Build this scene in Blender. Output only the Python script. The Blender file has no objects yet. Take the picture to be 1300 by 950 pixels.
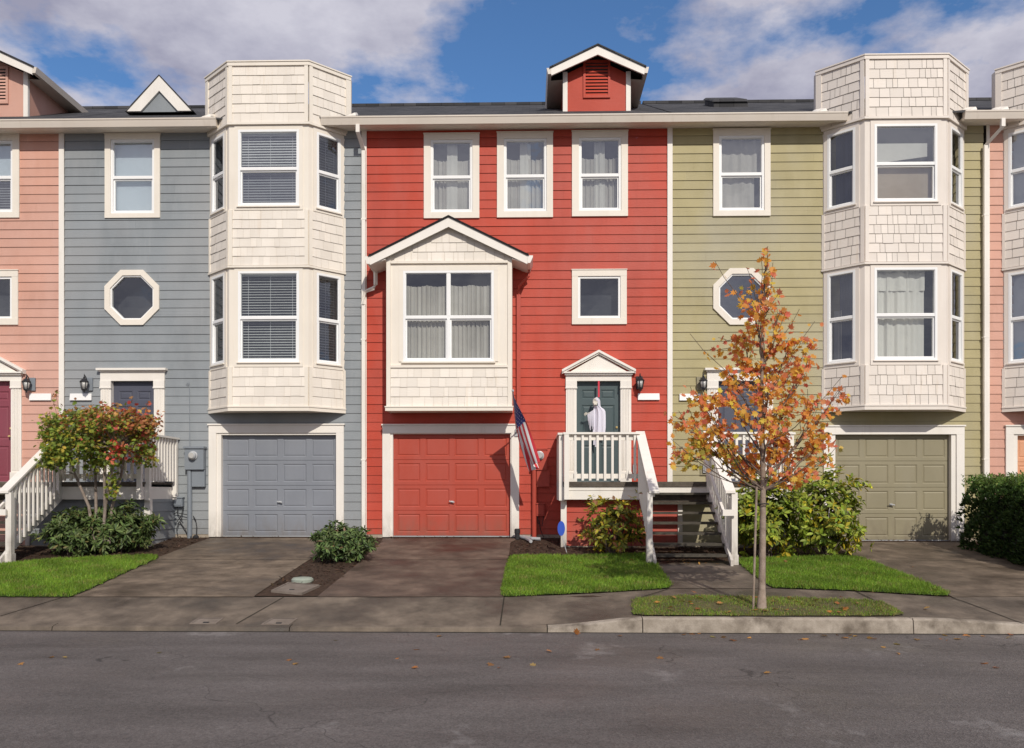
import bpy, bmesh, math, random
import numpy as np
from mathutils import Vector, Matrix

random.seed(11)
rng = np.random.default_rng(11)
scene = bpy.context.scene
COL = scene.collection

# ------------------------------------------------------------------ camera model
F = 1067.0            # focal length in photo pixels (photo 1300 wide)
D = 17.5              # camera to house fronts, metres
YAW = math.radians(1.2)
HOR = 625.0           # horizon row
CZ = 1.74             # eye height over the road gutter
ct, st = math.cos(YAW), math.sin(YAW)

def at(px, py, Y=0.0):
    """point (X, Z) on the vertical plane at depth Y that a measured photo pixel lies on"""
    a = (px - 650.0) / F
    dy = Y + D
    dx = dy * (a * ct - st) / (ct + a * st)
    dep = -dx * st + dy * ct
    return dx, CZ - (py - HOR) * dep / F

def sm(t):
    t = min(1.0, max(0.0, t))
    return t * t * (3 - 2 * t)

def lerp(a, b, t):
    return a + (b - a) * t

def kerbness(x):
    return sm((x - 0.2) / 1.3) * (1 - sm((x - 4.7) / 2.6))

def G(x, y):
    """ground height"""
    if y >= 0: z = 0.80
    elif y >= -3.1: z = lerp(0.80, 0.507, -y / 3.1)
    elif y >= -5.83: z = lerp(0.507, 0.296, (-y - 3.1) / 2.73)
    else:
        k = kerbness(x)
        a = lerp(0.296, 0.052, min(1, (-y - 5.83) / 1.17))
        b = lerp(0.296, 0.176, min(1, (-y - 5.83) / 1.05))
        return lerp(a, b, k)
    return z - 0.06 * sm((x - 3.2) / 2.5) * max(0.0, 1 + y / 5.83)

def gxy(px, py):
    lo, hi = -16.0, 0.6
    for _ in range(50):
        m = (lo + hi) / 2
        x, z = at(px, py, m)
        if z < G(x, m): hi = m
        else: lo = m
    x, z = at(px, py, lo)
    return x, lo

# ------------------------------------------------------------------ materials
def nodes(name):
    m = bpy.data.materials.new(name)
    m.use_nodes = True
    nt = m.node_tree
    nt.nodes.clear()
    out = nt.nodes.new('ShaderNodeOutputMaterial')
    return m, nt, out

def N(nt, typ, **kw):
    n = nt.nodes.new(typ)
    for k, v in kw.items():
        if k in n.inputs.keys(): n.inputs[k].default_value = v
        else: setattr(n, k, v)
    return n

def L(nt, a, b): nt.links.new(a, b)

def mixcol(nt, fac, a, b, mode='MIX'):
    n = nt.nodes.new('ShaderNodeMix'); n.data_type = 'RGBA'; n.blend_type = mode
    for sock, v in ((n.inputs[0], fac), (n.inputs[6], a), (n.inputs[7], b)):
        if hasattr(v, 'node'): nt.links.new(v, sock)
        elif isinstance(v, (int, float)): sock.default_value = v
        else: sock.default_value = (*v[:3], 1)
    return n.outputs[2]

def ramp(nt, src, stops):
    r = nt.nodes.new('ShaderNodeValToRGB')
    e = r.color_ramp.elements
    while len(e) < len(stops): e.new(0.5)
    for el, (p, c) in zip(e, stops):
        el.position = p
        el.color = (*c, 1) if not isinstance(c, (int, float)) else (c, c, c, 1)
    nt.links.new(src, r.inputs[0])
    return r.outputs[0]

def noise(nt, vec, scale, detail=4, rough=.55, stretch=None):
    if stretch:
        mp = nt.nodes.new('ShaderNodeMapping'); mp.inputs['Scale'].default_value = stretch
        nt.links.new(vec, mp.inputs[0]); vec = mp.outputs[0]
    n = nt.nodes.new('ShaderNodeTexNoise')
    n.inputs['Scale'].default_value = scale
    n.inputs['Detail'].default_value = detail
    n.inputs['Roughness'].default_value = rough
    nt.links.new(vec, n.inputs['Vector'])
    return n.outputs[0]

def position(nt): return nt.nodes.new('ShaderNodeNewGeometry').outputs['Position']

def paint(name, col, rough=.6, var=.10, tone=False, streak=.0, streakcol=(.25, .17, .10), grain=.0, spec=.3, big=.8, fade=0.0, grime=0.0):
    """weathered paint: slow blotches, vertical streaks, optional per-board tone, fine grain bump"""
    m, nt, out = nodes(name)
    p = position(nt)
    b = nt.nodes.new('ShaderNodeBsdfPrincipled')
    n1 = noise(nt, p, big, 5)
    n2 = noise(nt, p, 3.0, 5, .6, (1, 1, .35))
    c = mixcol(nt, ramp(nt, n1, [(.3, 0.0), (.7, 1.0)]), [x * (1 - var) for x in col], [min(1, x * (1 + var)) for x in col])
    c = mixcol(nt, ramp(nt, n2, [(.42, 0.0), (.75, 1.0)]), c, [min(1, lerp(x, sum(col) / 3, .10) * (1 + var * .9)) for x in col])
    if fade:
        n5 = noise(nt, p, .55, 3, .5, (1, 1, .7))
        g = sum(col) / 3
        c = mixcol(nt, ramp(nt, n5, [(.45, 0.0), (.7, fade)]), c, [lerp(x, g * 1.25, .6) for x in col])
    if streak:
        n3 = noise(nt, p, 5.0, 3, .6, (2.2, 2.2, .16))
        n4 = noise(nt, p, 1.1, 3)
        mul = nt.nodes.new('ShaderNodeMath'); mul.operation = 'MULTIPLY'
        L(nt, ramp(nt, n3, [(.55, 0.0), (.78, 1.0)]), mul.inputs[0])
        L(nt, ramp(nt, n4, [(.45, 0.0), (.7, streak)]), mul.inputs[1])
        c = mixcol(nt, mul.outputs[0], c, streakcol)
    if grime:
        sp = nt.nodes.new('ShaderNodeSeparateXYZ'); L(nt, p, sp.inputs[0])
        mr = nt.nodes.new('ShaderNodeMapRange'); mr.inputs['From Min'].default_value = 1.35; mr.inputs['From Max'].default_value = .72
        L(nt, sp.outputs[2], mr.inputs[0])
        mu = nt.nodes.new('ShaderNodeMath'); mu.operation = 'MULTIPLY'; L(nt, mr.outputs[0], mu.inputs[0]); L(nt, ramp(nt, noise(nt, p, 6, 6, .65, (1, 1, .4)), [(.35, 0.0), (.7, grime * 1.6)]), mu.inputs[1])
        c = mixcol(nt, mu.outputs[0], c, (.16, .125, .09))
    if tone:
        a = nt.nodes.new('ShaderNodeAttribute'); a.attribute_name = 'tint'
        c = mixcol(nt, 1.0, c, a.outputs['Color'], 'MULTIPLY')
    L(nt, c, b.inputs['Base Color'])
    b.inputs['Roughness'].default_value = rough
    b.inputs['Specular IOR Level'].default_value = spec
    if grain:
        gq = noise(nt, p, 60, 3, .6, (.12, .12, 1))
        bu = nt.nodes.new('ShaderNodeBump'); bu.inputs['Strength'].default_value = grain; bu.inputs['Distance'].default_value = .01
        L(nt, gq, bu.inputs['Height']); L(nt, bu.outputs[0], b.inputs['Normal'])
    L(nt, b.outputs[0], out.inputs[0])
    return m

def rough_mat(name, c1, c2, scale, rough=(.7, .9), bump=.4, bscale=40, dist=.02, c3=None, c3scale=.5, spec=.3, c3range=(.48, .66)):
    m, nt, out = nodes(name)
    p = position(nt)
    b = nt.nodes.new('ShaderNodeBsdfPrincipled')
    n1 = noise(nt, p, scale, 7, .62)
    c = mixcol(nt, ramp(nt, n1, [(.32, 0.0), (.68, 1.0)]), c1, c2)
    if c3:
        n3 = noise(nt, p, c3scale, 5, .6)
        f3 = ramp(nt, n3, [(c3range[0], 0.0), (c3range[1], 1.0)])
        c = mixcol(nt, f3, c, c3)
        r = nt.nodes.new('ShaderNodeMapRange')
        r.inputs['To Min'].default_value = rough[1]; r.inputs['To Max'].default_value = rough[0]
        L(nt, f3, r.inputs[0]); L(nt, r.outputs[0], b.inputs['Roughness'])
    else:
        b.inputs['Roughness'].default_value = rough[1]
    n2 = noise(nt, p, bscale, 5, .7)
    bu = nt.nodes.new('ShaderNodeBump'); bu.inputs['Strength'].default_value = bump; bu.inputs['Distance'].default_value = dist
    L(nt, n2, bu.inputs['Height']); L(nt, bu.outputs[0], b.inputs['Normal'])
    fine = noise(nt, p, bscale * 1.7, 3, .7)
    c = mixcol(nt, .35, c, ramp(nt, fine, [(.3, .35), (.7, 1.0)]), 'MULTIPLY')
    L(nt, c, b.inputs['Base Color'])
    b.inputs['Specular IOR Level'].default_value = spec
    L(nt, b.outputs[0], out.inputs[0])
    return m

def leaf_mat(name, trans=.35, rough=.5):
    m, nt, out = nodes(name)
    a = nt.nodes.new('ShaderNodeAttribute'); a.attribute_name = 'tint'
    b = nt.nodes.new('ShaderNodeBsdfPrincipled')
    b.inputs['Roughness'].default_value = rough
    b.inputs['Specular IOR Level'].default_value = .35
    n1 = noise(nt, position(nt), 35, 2)
    c = mixcol(nt, .5, a.outputs['Color'], ramp(nt, n1, [(.3, .7), (.7, 1.0)]), 'MULTIPLY')
    L(nt, c, b.inputs['Base Color'])
    t = nt.nodes.new('ShaderNodeBsdfTranslucent')
    L(nt, a.outputs['Color'], t.inputs['Color'])
    mx = nt.nodes.new('ShaderNodeMixShader'); mx.inputs[0].default_value = trans
    L(nt, b.outputs[0], mx.inputs[1]); L(nt, t.outputs[0], mx.inputs[2]); L(nt, mx.outputs[0], out.inputs[0])
    return m

def glass_mat(name, refl=.1, tint=(.86, .9, .92), wob=.02):
    m, nt, out = nodes(name)
    g = nt.nodes.new('ShaderNodeBsdfGlossy'); g.inputs['Roughness'].default_value = .01
    g.inputs['Color'].default_value = (1, 1, 1, 1)
    t = nt.nodes.new('ShaderNodeBsdfTransparent'); t.inputs['Color'].default_value = (*tint, 1)
    lw = nt.nodes.new('ShaderNodeFresnel'); lw.inputs['IOR'].default_value = 1.5
    ad = nt.nodes.new('ShaderNodeMath'); ad.operation = 'ADD'; ad.use_clamp = True; ad.inputs[1].default_value = refl
    L(nt, lw.outputs[0], ad.inputs[0])
    n2 = noise(nt, position(nt), 2.2, 2)
    bu = nt.nodes.new('ShaderNodeBump'); bu.inputs['Strength'].default_value = wob * 2; bu.inputs['Distance'].default_value = .05
    L(nt, n2, bu.inputs['Height']); L(nt, bu.outputs[0], g.inputs['Normal'])
    mx = nt.nodes.new('ShaderNodeMixShader')
    L(nt, ad.outputs[0], mx.inputs[0]); L(nt, t.outputs[0], mx.inputs[1]); L(nt, g.outputs[0], mx.inputs[2])
    L(nt, mx.outputs[0], out.inputs[0])
    return m

M = {}
M['cream'] = paint('cream_paint', (.80, .735, .64), .55, .05, streak=.28, streakcol=(.50, .38, .25))
M['cream_shingle'] = paint('cream_shingle', (.80, .735, .65), .6, .05, tone=True, streak=.45, streakcol=(.58, .41, .22), grain=.25)
M['shingle_gap'] = paint('shingle_gap', (.26, .215, .17), .9, .1)
M['shingle_joint'] = paint('shingle_joint', (.60, .53, .44), .9, .1)
M['tan_shingle'] = paint('tan_shingle', (.76, .69, .62), .6, .05, tone=True, streak=.5, streakcol=(.55, .39, .22), grain=.25)
M['tan'] = paint('tan_paint', (.77, .70, .63), .55, .05, streak=.25, streakcol=(.50, .38, .25))
M['white'] = paint('white_paint', (.81, .765, .70), .5, .06, streak=.45, streakcol=(.50, .43, .34), grime=.5)
M['gutter'] = paint('gutter_paint', (.66, .59, .51), .45, .05, streak=.3)
M['vinyl'] = paint('white_vinyl', (.86, .86, .85), .35, .03)
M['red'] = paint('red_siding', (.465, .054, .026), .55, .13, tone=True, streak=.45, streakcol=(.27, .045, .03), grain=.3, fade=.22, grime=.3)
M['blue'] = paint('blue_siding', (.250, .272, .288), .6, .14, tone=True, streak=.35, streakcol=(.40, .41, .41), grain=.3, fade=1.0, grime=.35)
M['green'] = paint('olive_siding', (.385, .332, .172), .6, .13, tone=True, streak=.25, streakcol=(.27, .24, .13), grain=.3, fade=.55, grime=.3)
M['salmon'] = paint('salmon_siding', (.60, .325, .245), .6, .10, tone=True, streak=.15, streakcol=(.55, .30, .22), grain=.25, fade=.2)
M['red_door'] = paint('red_garage_paint', (.43, .072, .045), .45, .08, grime=.45)
M['blue_door'] = paint('grey_garage_paint', (.225, .24, .272), .5, .08, grime=.45)
M['green_door'] = paint('olive_garage_paint', (.285, .252, .165), .5, .08, grime=.45)
M['salmon_door'] = paint('salmon_garage_paint', (.66, .33, .19), .5, .06)
M['slate_door'] = paint('slate_door_paint', (.075, .105, .11), .4, .06)
M['navy_door'] = paint('navy_door_paint', (.085, .09, .12), .4, .06)
M['burgundy_door'] = paint('burgundy_door_paint', (.24, .062, .085), .4, .06)
M['blue_box'] = paint('grey_box_paint', (.21, .235, .265), .5, .10)
M['red_box'] = paint('red_box_paint', (.43, .066, .042), .5, .08)
M['interior'] = paint('dark_interior', (.050, .050, .056), .9, .2)
M['interior_mid'] = paint('dim_interior', (.10, .095, .09), .9, .2)
M['curtain'] = paint('grey_curtain', (.54, .50, .44), .9, .2)
M['curtain_light'] = paint('cream_curtain', (.70, .665, .60), .9, .12)
M['curtain_blue'] = paint('blue_curtain', (.10, .12, .17), .9, .15)
M['curtain_tan'] = paint('tan_shade', (.50, .40, .29), .9, .10)
M['curtain_brown'] = paint('brown_curtain', (.14, .10, .08), .9, .15)
M['blind'] = paint('pale_blind', (.78, .78, .76), .6, .05)
M['blind_dark'] = paint('grey_blind', (.40, .405, .41), .6, .05)
M['blind_white'] = paint('white_blind', (.66, .72, .76), .6, .05)
M['glass'] = glass_mat('window_glass', .09)
M['glass_high'] = glass_mat('window_glass_bright', .20)
M['black_metal'] = paint('black_metal', (.022, .022, .025), .4, .2, spec=.5)
M['lamp_glass'] = paint('frosted_glass', (.45, .44, .42), .25, .1, spec=.5)
M['steel'] = paint('grey_steel', (.42, .43, .44), .35, .1, spec=.6)
M['brass'] = paint('brass', (.55, .40, .16), .3, .1, spec=.6)
M['dark'] = paint('dark_rubber', (.03, .03, .032), .6, .1)
M['deck'] = rough_mat('weathered_deck', (.085, .068, .055), (.15, .125, .10), 6, (.6, .85), .4, 50)
M['tread'] = rough_mat('dark_tread', (.052, .045, .036), (.105, .092, .070), 7, (.6, .85), .4, 50)
M['footing'] = rough_mat('concrete_footing', (.35, .29, .22), (.46, .39, .31), 4, (.7, .9), .3, 60)
M['kerb'] = rough_mat('kerb_concrete', (.28, .235, .185), (.50, .435, .36), 3.5, (.7, .9), .4, 70, c3=(.15, .12, .09), c3scale=2.4)
M['drive'] = rough_mat('driveway_concrete', (.108, .080, .056), (.285, .220, .160), 3.0, (.28, .85), .35, 90, c3=(.062, .044, .032), c3scale=.9, spec=.35, c3range=(.42, .70))
M['drive_red'] = rough_mat('dark_driveway_concrete', (.095, .064, .048), (.235, .165, .122), 2.2, (.42, .85), .35, 90, c3=(.054, .036, .028), c3scale=1.0, spec=.35, c3range=(.40, .66))
M['walk'] = rough_mat('sidewalk_concrete', (.105, .083, .064), (.250, .200, .152), 2.9, (.28, .85), .35, 90, c3=(.060, .048, .038), c3scale=1.1, spec=.35, c3range=(.42, .70))
M['joint'] = rough_mat('joint', (.03, .026, .02), (.05, .042, .03), 8)
M['asphalt'] = None
M['mulch'] = rough_mat('bark_soil', (.045, .026, .017), (.11, .066, .042), 18, (.8, .95), 1.0, 45, .03)
M['turf'] = rough_mat('turf_soil', (.045, .075, .016), (.075, .115, .022), 7, (.8, .95), .8, 60, .02)
M['turf_dry'] = rough_mat('dry_turf_soil', (.10, .085, .045), (.16, .15, .06), 7, (.8, .95), .8, 60, .02)
M['earth'] = rough_mat('bare_earth', (.07, .07, .045), (.10, .10, .06), .6, (.9, .95), .3, 6)
M['bark_grey'] = rough_mat('grey_bark', (.20, .155, .125), (.36, .295, .25), 9, (.8, .95), .6, 45)
M['bark'] = rough_mat('pale_bark', (.24, .18, .135), (.42, .335, .27), 9, (.8, .95), .5, 45)
M['twig'] = rough_mat('twig_bark', (.13, .095, .075), (.22, .17, .135), 9, (.8, .95), .5, 45)
M['leaf'] = leaf_mat('leaf', .35)
M['maple_leaf'] = leaf_mat('maple_leaf', .5)
M['leaf_gloss'] = leaf_mat('glossy_leaf', .25, .5)
M['grassblade'] = leaf_mat('grass_blade', .35, .5)
M['robe'] = paint('white_gauze', (.72, .70, .78), .9, .06)
M['bone'] = paint('bone', (.60, .56, .48), .6, .12)
M['ribbon'] = paint('red_ribbon', (.60, .03, .06), .6, .08)
M['flag_red'] = paint('flag_red', (.62, .045, .06), .8, .05)
M['flag_white'] = paint('flag_white', (.80, .79, .79), .8, .04)
M['flag_blue'] = paint('flag_blue', (.050, .060, .22), .8, .06)
M['sign_blue'] = paint('sign_blue', (.03, .09, .50), .35, .05)
M['lid'] = rough_mat('plastic_lid', (.30, .34, .28), (.38, .42, .35), 8, (.5, .7), .2, 80)
M['cover'] = rough_mat('concrete_lid', (.19, .155, .125), (.26, .215, .18), 6, (.7, .9), .3, 80)
M['plaque'] = paint('white_plaque', (.86, .85, .83), .5, .02)

def roof_mat():
    m, nt, out = nodes('asphalt_shingle_roof')
    p = position(nt)
    mp = nt.nodes.new('ShaderNodeMapping'); mp.inputs['Rotation'].default_value = (0, 0, 0)
    L(nt, p, mp.inputs[0])
    br = nt.nodes.new('ShaderNodeTexBrick'); br.inputs['Scale'].default_value = 1.0
    br.inputs['Brick Width'].default_value = .33; br.inputs['Row Height'].default_value = .125
    br.inputs['Mortar Size'].default_value = .006
    br.inputs['Color1'].default_value = (.026, .026, .029, 1); br.inputs['Color2'].default_value = (.085, .083, .086, 1)
    br.inputs['Mortar'].default_value = (.008, .008, .009, 1)
    L(nt, mp.outputs[0], br.inputs['Vector'])
    b = nt.nodes.new('ShaderNodeBsdfPrincipled'); b.inputs['Roughness'].default_value = .9
    c = mixcol(nt, .6, br.outputs[0], ramp(nt, noise(nt, p, 1.2, 6), [(.3, .5), (.7, 1.0)]), 'MULTIPLY')
    L(nt, c, b.inputs['Base Color'])
    L(nt, b.outputs[0], out.inputs[0])
    return m
M['roof'] = roof_mat()

def asphalt_mat():
    m, nt, out = nodes('asphalt'); p = position(nt)
    b = nt.nodes.new('ShaderNodeBsdfPrincipled')
    base = mixcol(nt, ramp(nt, noise(nt, p, .9, 7, .62, (.5, 1.6, 1)), [(.32, 0.0), (.68, 1.0)]), (.108, .095, .089), (.180, .160, .152))
    v = nt.nodes.new('ShaderNodeTexVoronoi'); v.inputs['Scale'].default_value = 75; L(nt, p, v.inputs['Vector'])
    base = mixcol(nt, .55, base, ramp(nt, v.outputs['Color'], [(.1, .40), (.9, 1.25)]), 'MULTIPLY')
    base = mixcol(nt, .45, base, ramp(nt, noise(nt, p, 22, 6, .75), [(.3, .45), (.7, 1.2)]), 'MULTIPLY')
    # pale patches: sun glare and damp sheen painted into the road colour
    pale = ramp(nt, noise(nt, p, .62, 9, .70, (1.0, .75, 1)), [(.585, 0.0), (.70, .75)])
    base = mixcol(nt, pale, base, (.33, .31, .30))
    # hairline cracks
    wv = nt.nodes.new('ShaderNodeTexNoise'); wv.inputs['Scale'].default_value = 1.6; L(nt, p, wv.inputs['Vector'])
    ad = nt.nodes.new('ShaderNodeVectorMath'); ad.operation = 'MULTIPLY_ADD'; ad.inputs[1].default_value = (.9, .9, .9); L(nt, wv.outputs['Color'], ad.inputs[0]); L(nt, p, ad.inputs[2])
    cr = nt.nodes.new('ShaderNodeTexVoronoi'); cr.feature = 'DISTANCE_TO_EDGE'; cr.inputs['Scale'].default_value = .42; L(nt, ad.outputs[0], cr.inputs['Vector'])
    cm = ramp(nt, cr.outputs['Distance'], [(.0, .7), (.0045, 0.0)])
    mu = nt.nodes.new('ShaderNodeMath'); mu.operation = 'MULTIPLY'; L(nt, cm, mu.inputs[0]); L(nt, ramp(nt, noise(nt, p, .5, 2), [(.48, 0.0), (.56, 1.0)]), mu.inputs[1])
    base = mixcol(nt, mu.outputs[0], base, (.03, .027, .026))
    L(nt, base, b.inputs['Base Color'])
    L(nt, ramp(nt, noise(nt, p, .6, 5, .6), [(.35, .45), (.65, .9)]), b.inputs['Roughness'])
    b.inputs['Specular IOR Level'].default_value = .3
    bu = nt.nodes.new('ShaderNodeBump'); bu.inputs['Strength'].default_value = .7; bu.inputs['Distance'].default_value = .008; L(nt, v.outputs['Distance'], bu.inputs['Height']); L(nt, bu.outputs[0], b.inputs['Normal'])
    L(nt, b.outputs[0], out.inputs[0]); return m
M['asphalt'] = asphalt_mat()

# ------------------------------------------------------------------ mesh builder
class Fr:
    """vertical working plane: s runs along it, z up, d outwards"""
    def __init__(s, ox, oy, ux=1.0, uy=0.0):
        l = math.hypot(ux, uy)
        s.o = (ox, oy); s.u = (ux / l, uy / l); s.n = (uy / l, -ux / l)
    def p(s, a, z, d=0.0):
        return (s.o[0] + s.u[0] * a + s.n[0] * d, s.o[1] + s.u[1] * a + s.n[1] * d, z)
WALL = Fr(0, 0)

class MB:
    def __init__(s): s.v = []; s.f = []; s.m = []; s.t = []
    def face(s, pts, mi=0, tone=1.0):
        i = len(s.v); s.v += [tuple(p) for p in pts]
        s.f.append(tuple(range(i, i + len(pts)))); s.m.append(mi); s.t.append(tone)
    def hexa(s, p, mi=0, tone=1.0):
        """8 points: bottom 0-3 counter-clockwise from above, top 4-7"""
        i = len(s.v); s.v += [tuple(q) for q in p]
        for q in ((3, 2, 1, 0), (4, 5, 6, 7), (0, 1, 5, 4), (1, 2, 6, 5), (2, 3, 7, 6), (3, 0, 4, 7)):
            s.f.append(tuple(i + k for k in q)); s.m.append(mi); s.t.append(tone)
    def box(s, x0, x1, y0, y1, z0, z1, mi=0, tone=1.0):
        s.hexa([(x0, y0, z0), (x1, y0, z0), (x1, y1, z0), (x0, y1, z0), (x0, y0, z1), (x1, y0, z1), (x1, y1, z1), (x0, y1, z1)], mi, tone)
    def fbox(s, fr, s0, s1, z0, z1, d0, d1, mi=0, tone=1.0):
        s.hexa([fr.p(s0, z0, d1), fr.p(s1, z0, d1), fr.p(s1, z0, d0), fr.p(s0, z0, d0),
                fr.p(s0, z1, d1), fr.p(s1, z1, d1), fr.p(s1, z1, d0), fr.p(s0, z1, d0)], mi, tone)
    def fquad(s, fr, s0, s1, z0, z1, d, mi=0, tone=1.0):
        s.face([fr.p(s0, z0, d), fr.p(s1, z0, d), fr.p(s1, z1, d), fr.p(s0, z1, d)], mi, tone)
    def fprism(s, fr, poly, d0, d1, mi=0):
        """polygon of (s, z), extruded between depths"""
        n = len(poly)
        s.face([fr.p(a, z, d1) for a, z in poly], mi)
        s.face([fr.p(a, z, d0) for a, z in reversed(poly)], mi)
        for i in range(n):
            a, b = poly[i], poly[(i + 1) % n]
            s.face([fr.p(a[0], a[1], d1), fr.p(a[0], a[1], d0), fr.p(b[0], b[1], d0), fr.p(b[0], b[1], d1)], mi)
    def fring(s, fr, outer, inner, d0, d1, mi=0):
        """closed ring between two polygons with the same number of points"""
        n = len(outer)
        for i in range(n):
            j = (i + 1) % n
            s.hexa([fr.p(*outer[i], d1), fr.p(*outer[j], d1), fr.p(*outer[j], d0), fr.p(*outer[i], d0),
                    fr.p(*inner[i], d1), fr.p(*inner[j], d1), fr.p(*inner[j], d0), fr.p(*inner[i], d0)], mi)
    def rectframe(s, fr, s0, s1, z0, z1, w, d0, d1, mi=0, wt=None, wb=None):
        wt = w if wt is None else wt; wb = w if wb is None else wb
        s.fbox(fr, s0, s1, z1 - wt, z1, d0, d1, mi); s.fbox(fr, s0, s1, z0, z0 + wb, d0, d1, mi)
        s.fbox(fr, s0, s0 + w, z0 + wb, z1 - wt, d0, d1, mi); s.fbox(fr, s1 - w, s1, z0 + wb, z1 - wt, d0, d1, mi)
    def extrude(s, prof, x0, x1, mi=0):
        """profile of (y, z) run along X with end caps"""
        n = len(prof)
        s.face([(x0, y, z) for y, z in prof], mi); s.face([(x1, y, z) for y, z in reversed(prof)], mi)
        for i in range(n):
            a, b = prof[i], prof[(i + 1) % n]
            s.face([(x0, *a), (x1, *a), (x1, *b), (x0, *b)], mi)
    def tube(s, pts, rad, n=7, mi=0, tone=1.0, cap=True):
        pts = [Vector(p) for p in pts]
        if isinstance(rad, (int, float)): rad = [rad] * len(pts)
        rings = []
        for i, p in enumerate(pts):
            t = (pts[min(i + 1, len(pts) - 1)] - pts[max(i - 1, 0)]).normalized()
            ref = Vector((0, 0, 1)) if abs(t.z) < .9 else Vector((1, 0, 0))
            a = t.cross(ref).normalized(); b = t.cross(a)
            i0 = len(s.v)
            for k in range(n):
                w = 2 * math.pi * k / n
                s.v.append(tuple(p + (a * math.cos(w) + b * math.sin(w)) * rad[i]))
            rings.append(i0)
        for r0, r1 in zip(rings, rings[1:]):
            for k in range(n):
                k2 = (k + 1) % n
                s.f.append((r0 + k, r0 + k2, r1 + k2, r1 + k)); s.m.append(mi); s.t.append(tone)
        if cap:
            s.f.append(tuple(rings[0] + k for k in range(n))); s.m.append(mi); s.t.append(tone)
            s.f.append(tuple(rings[-1] + k for k in reversed(range(n)))); s.m.append(mi); s.t.append(tone)
    def lathe(s, c, prof, n=14, mi=0):
        """profile of (radius, z) about the vertical through c"""
        i0 = len(s.v)
        for r, z in prof:
            for k in range(n):
                w = 2 * math.pi * k / n
                s.v.append((c[0] + r * math.cos(w), c[1] + r * math.sin(w), c[2] + z))
        for a in range(len(prof) - 1):
            for k in range(n):
                k2 = (k + 1) % n
                s.f.append((i0 + a * n + k, i0 + a * n + k2, i0 + (a + 1) * n + k2, i0 + (a + 1) * n + k)); s.m.append(mi); s.t.append(1.0)
        s.f.append(tuple(i0 + k for k in reversed(range(n)))); s.m.append(mi); s.t.append(1.0)
        e = i0 + (len(prof) - 1) * n
        s.f.append(tuple(e + k for k in range(n))); s.m.append(mi); s.t.append(1.0)
    def build(s, name, mats, parent=None, smooth=False, bevel=0):
        me = bpy.data.meshes.new(name)
        me.from_pydata(s.v, [], s.f)
        if not isinstance(mats, (list, tuple)): mats = [mats]
        for m in mats: me.materials.append(m)
        me.polygons.foreach_set('material_index', s.m)
        at_ = me.color_attributes.new('tint', 'FLOAT_COLOR', 'CORNER')
        lt = np.zeros(len(me.loops), dtype=np.int32); me.loops.foreach_get('vertex_index', lt)
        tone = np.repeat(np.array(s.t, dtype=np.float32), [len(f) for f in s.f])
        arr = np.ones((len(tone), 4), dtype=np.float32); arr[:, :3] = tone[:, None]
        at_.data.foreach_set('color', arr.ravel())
        if smooth: me.polygons.foreach_set('use_smooth', [True] * len(me.polygons))
        me.update()
        o = bpy.data.objects.new(name, me); COL.objects.link(o)
        if parent: attach(o, parent)
        if bevel:
            b = o.modifiers.new('bevel', 'BEVEL'); b.width = bevel; b.segments = 2; b.limit_method = 'ANGLE'
        return o

def attach(o, parent):
    o.parent = parent
    w = Vector((0, 0, 0)); q = parent
    while q: w += q.location; q = q.parent
    o.location = o.location - w      # parents are only ever translated

def thing(name, label, cat, loc, group=None):
    o = bpy.data.objects.new(name, None); COL.objects.link(o)
    o.empty_display_size = .2; o.location = loc
    return tag(o, label, cat, group)

def tag(o, label=None, cat=None, group=None, kind=None):
    if label: o['label'] = label
    if cat: o['category'] = cat
    if group: o['group'] = group
    if kind: o['kind'] = kind
    return o

def copies(root, shift, label, group=None):
    """a copy of a thing with its parts and sub-parts, moved by shift"""
    def cp(o, par):
        c = o.copy(); COL.objects.link(c); c.parent = par
        for ch in [x for x in bpy.data.objects if x.parent == o and x.name in names]: cp(ch, c)
        return c
    names = {x.name for x in bpy.data.objects}
    r = cp(root, None); r.location = Vector(root.location) + Vector(shift)
    r['label'] = label
    if group: r['group'] = group
    return r

def spans(a, b, cuts):
    """interval [a, b] minus the cut intervals"""
    out = [(a, b)]
    for c0, c1 in cuts:
        nx = []
        for p, q in out:
            if c1 <= p or c0 >= q: nx.append((p, q)); continue
            if c0 > p: nx.append((p, c0))
            if c1 < q: nx.append((c1, q))
        out = nx
    return [(p, q) for p, q in out if q - p > 1e-4]

def panel(mb, fr, s0, s1, z0, z1, holes, d=0.0, mi=0, tone=1.0):
    zs = sorted({z0, z1, *[min(max(h[k], z0), z1) for h in holes for k in (2, 3)]})
    for a, b in zip(zs, zs[1:]):
        if b - a < 1e-5: continue
        m = (a + b) / 2
        for p, q in spans(s0, s1, [(h[0], h[1]) for h in holes if h[2] < m < h[3]]):
            mb.fquad(fr, p, q, a, b, d, mi, tone)

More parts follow.
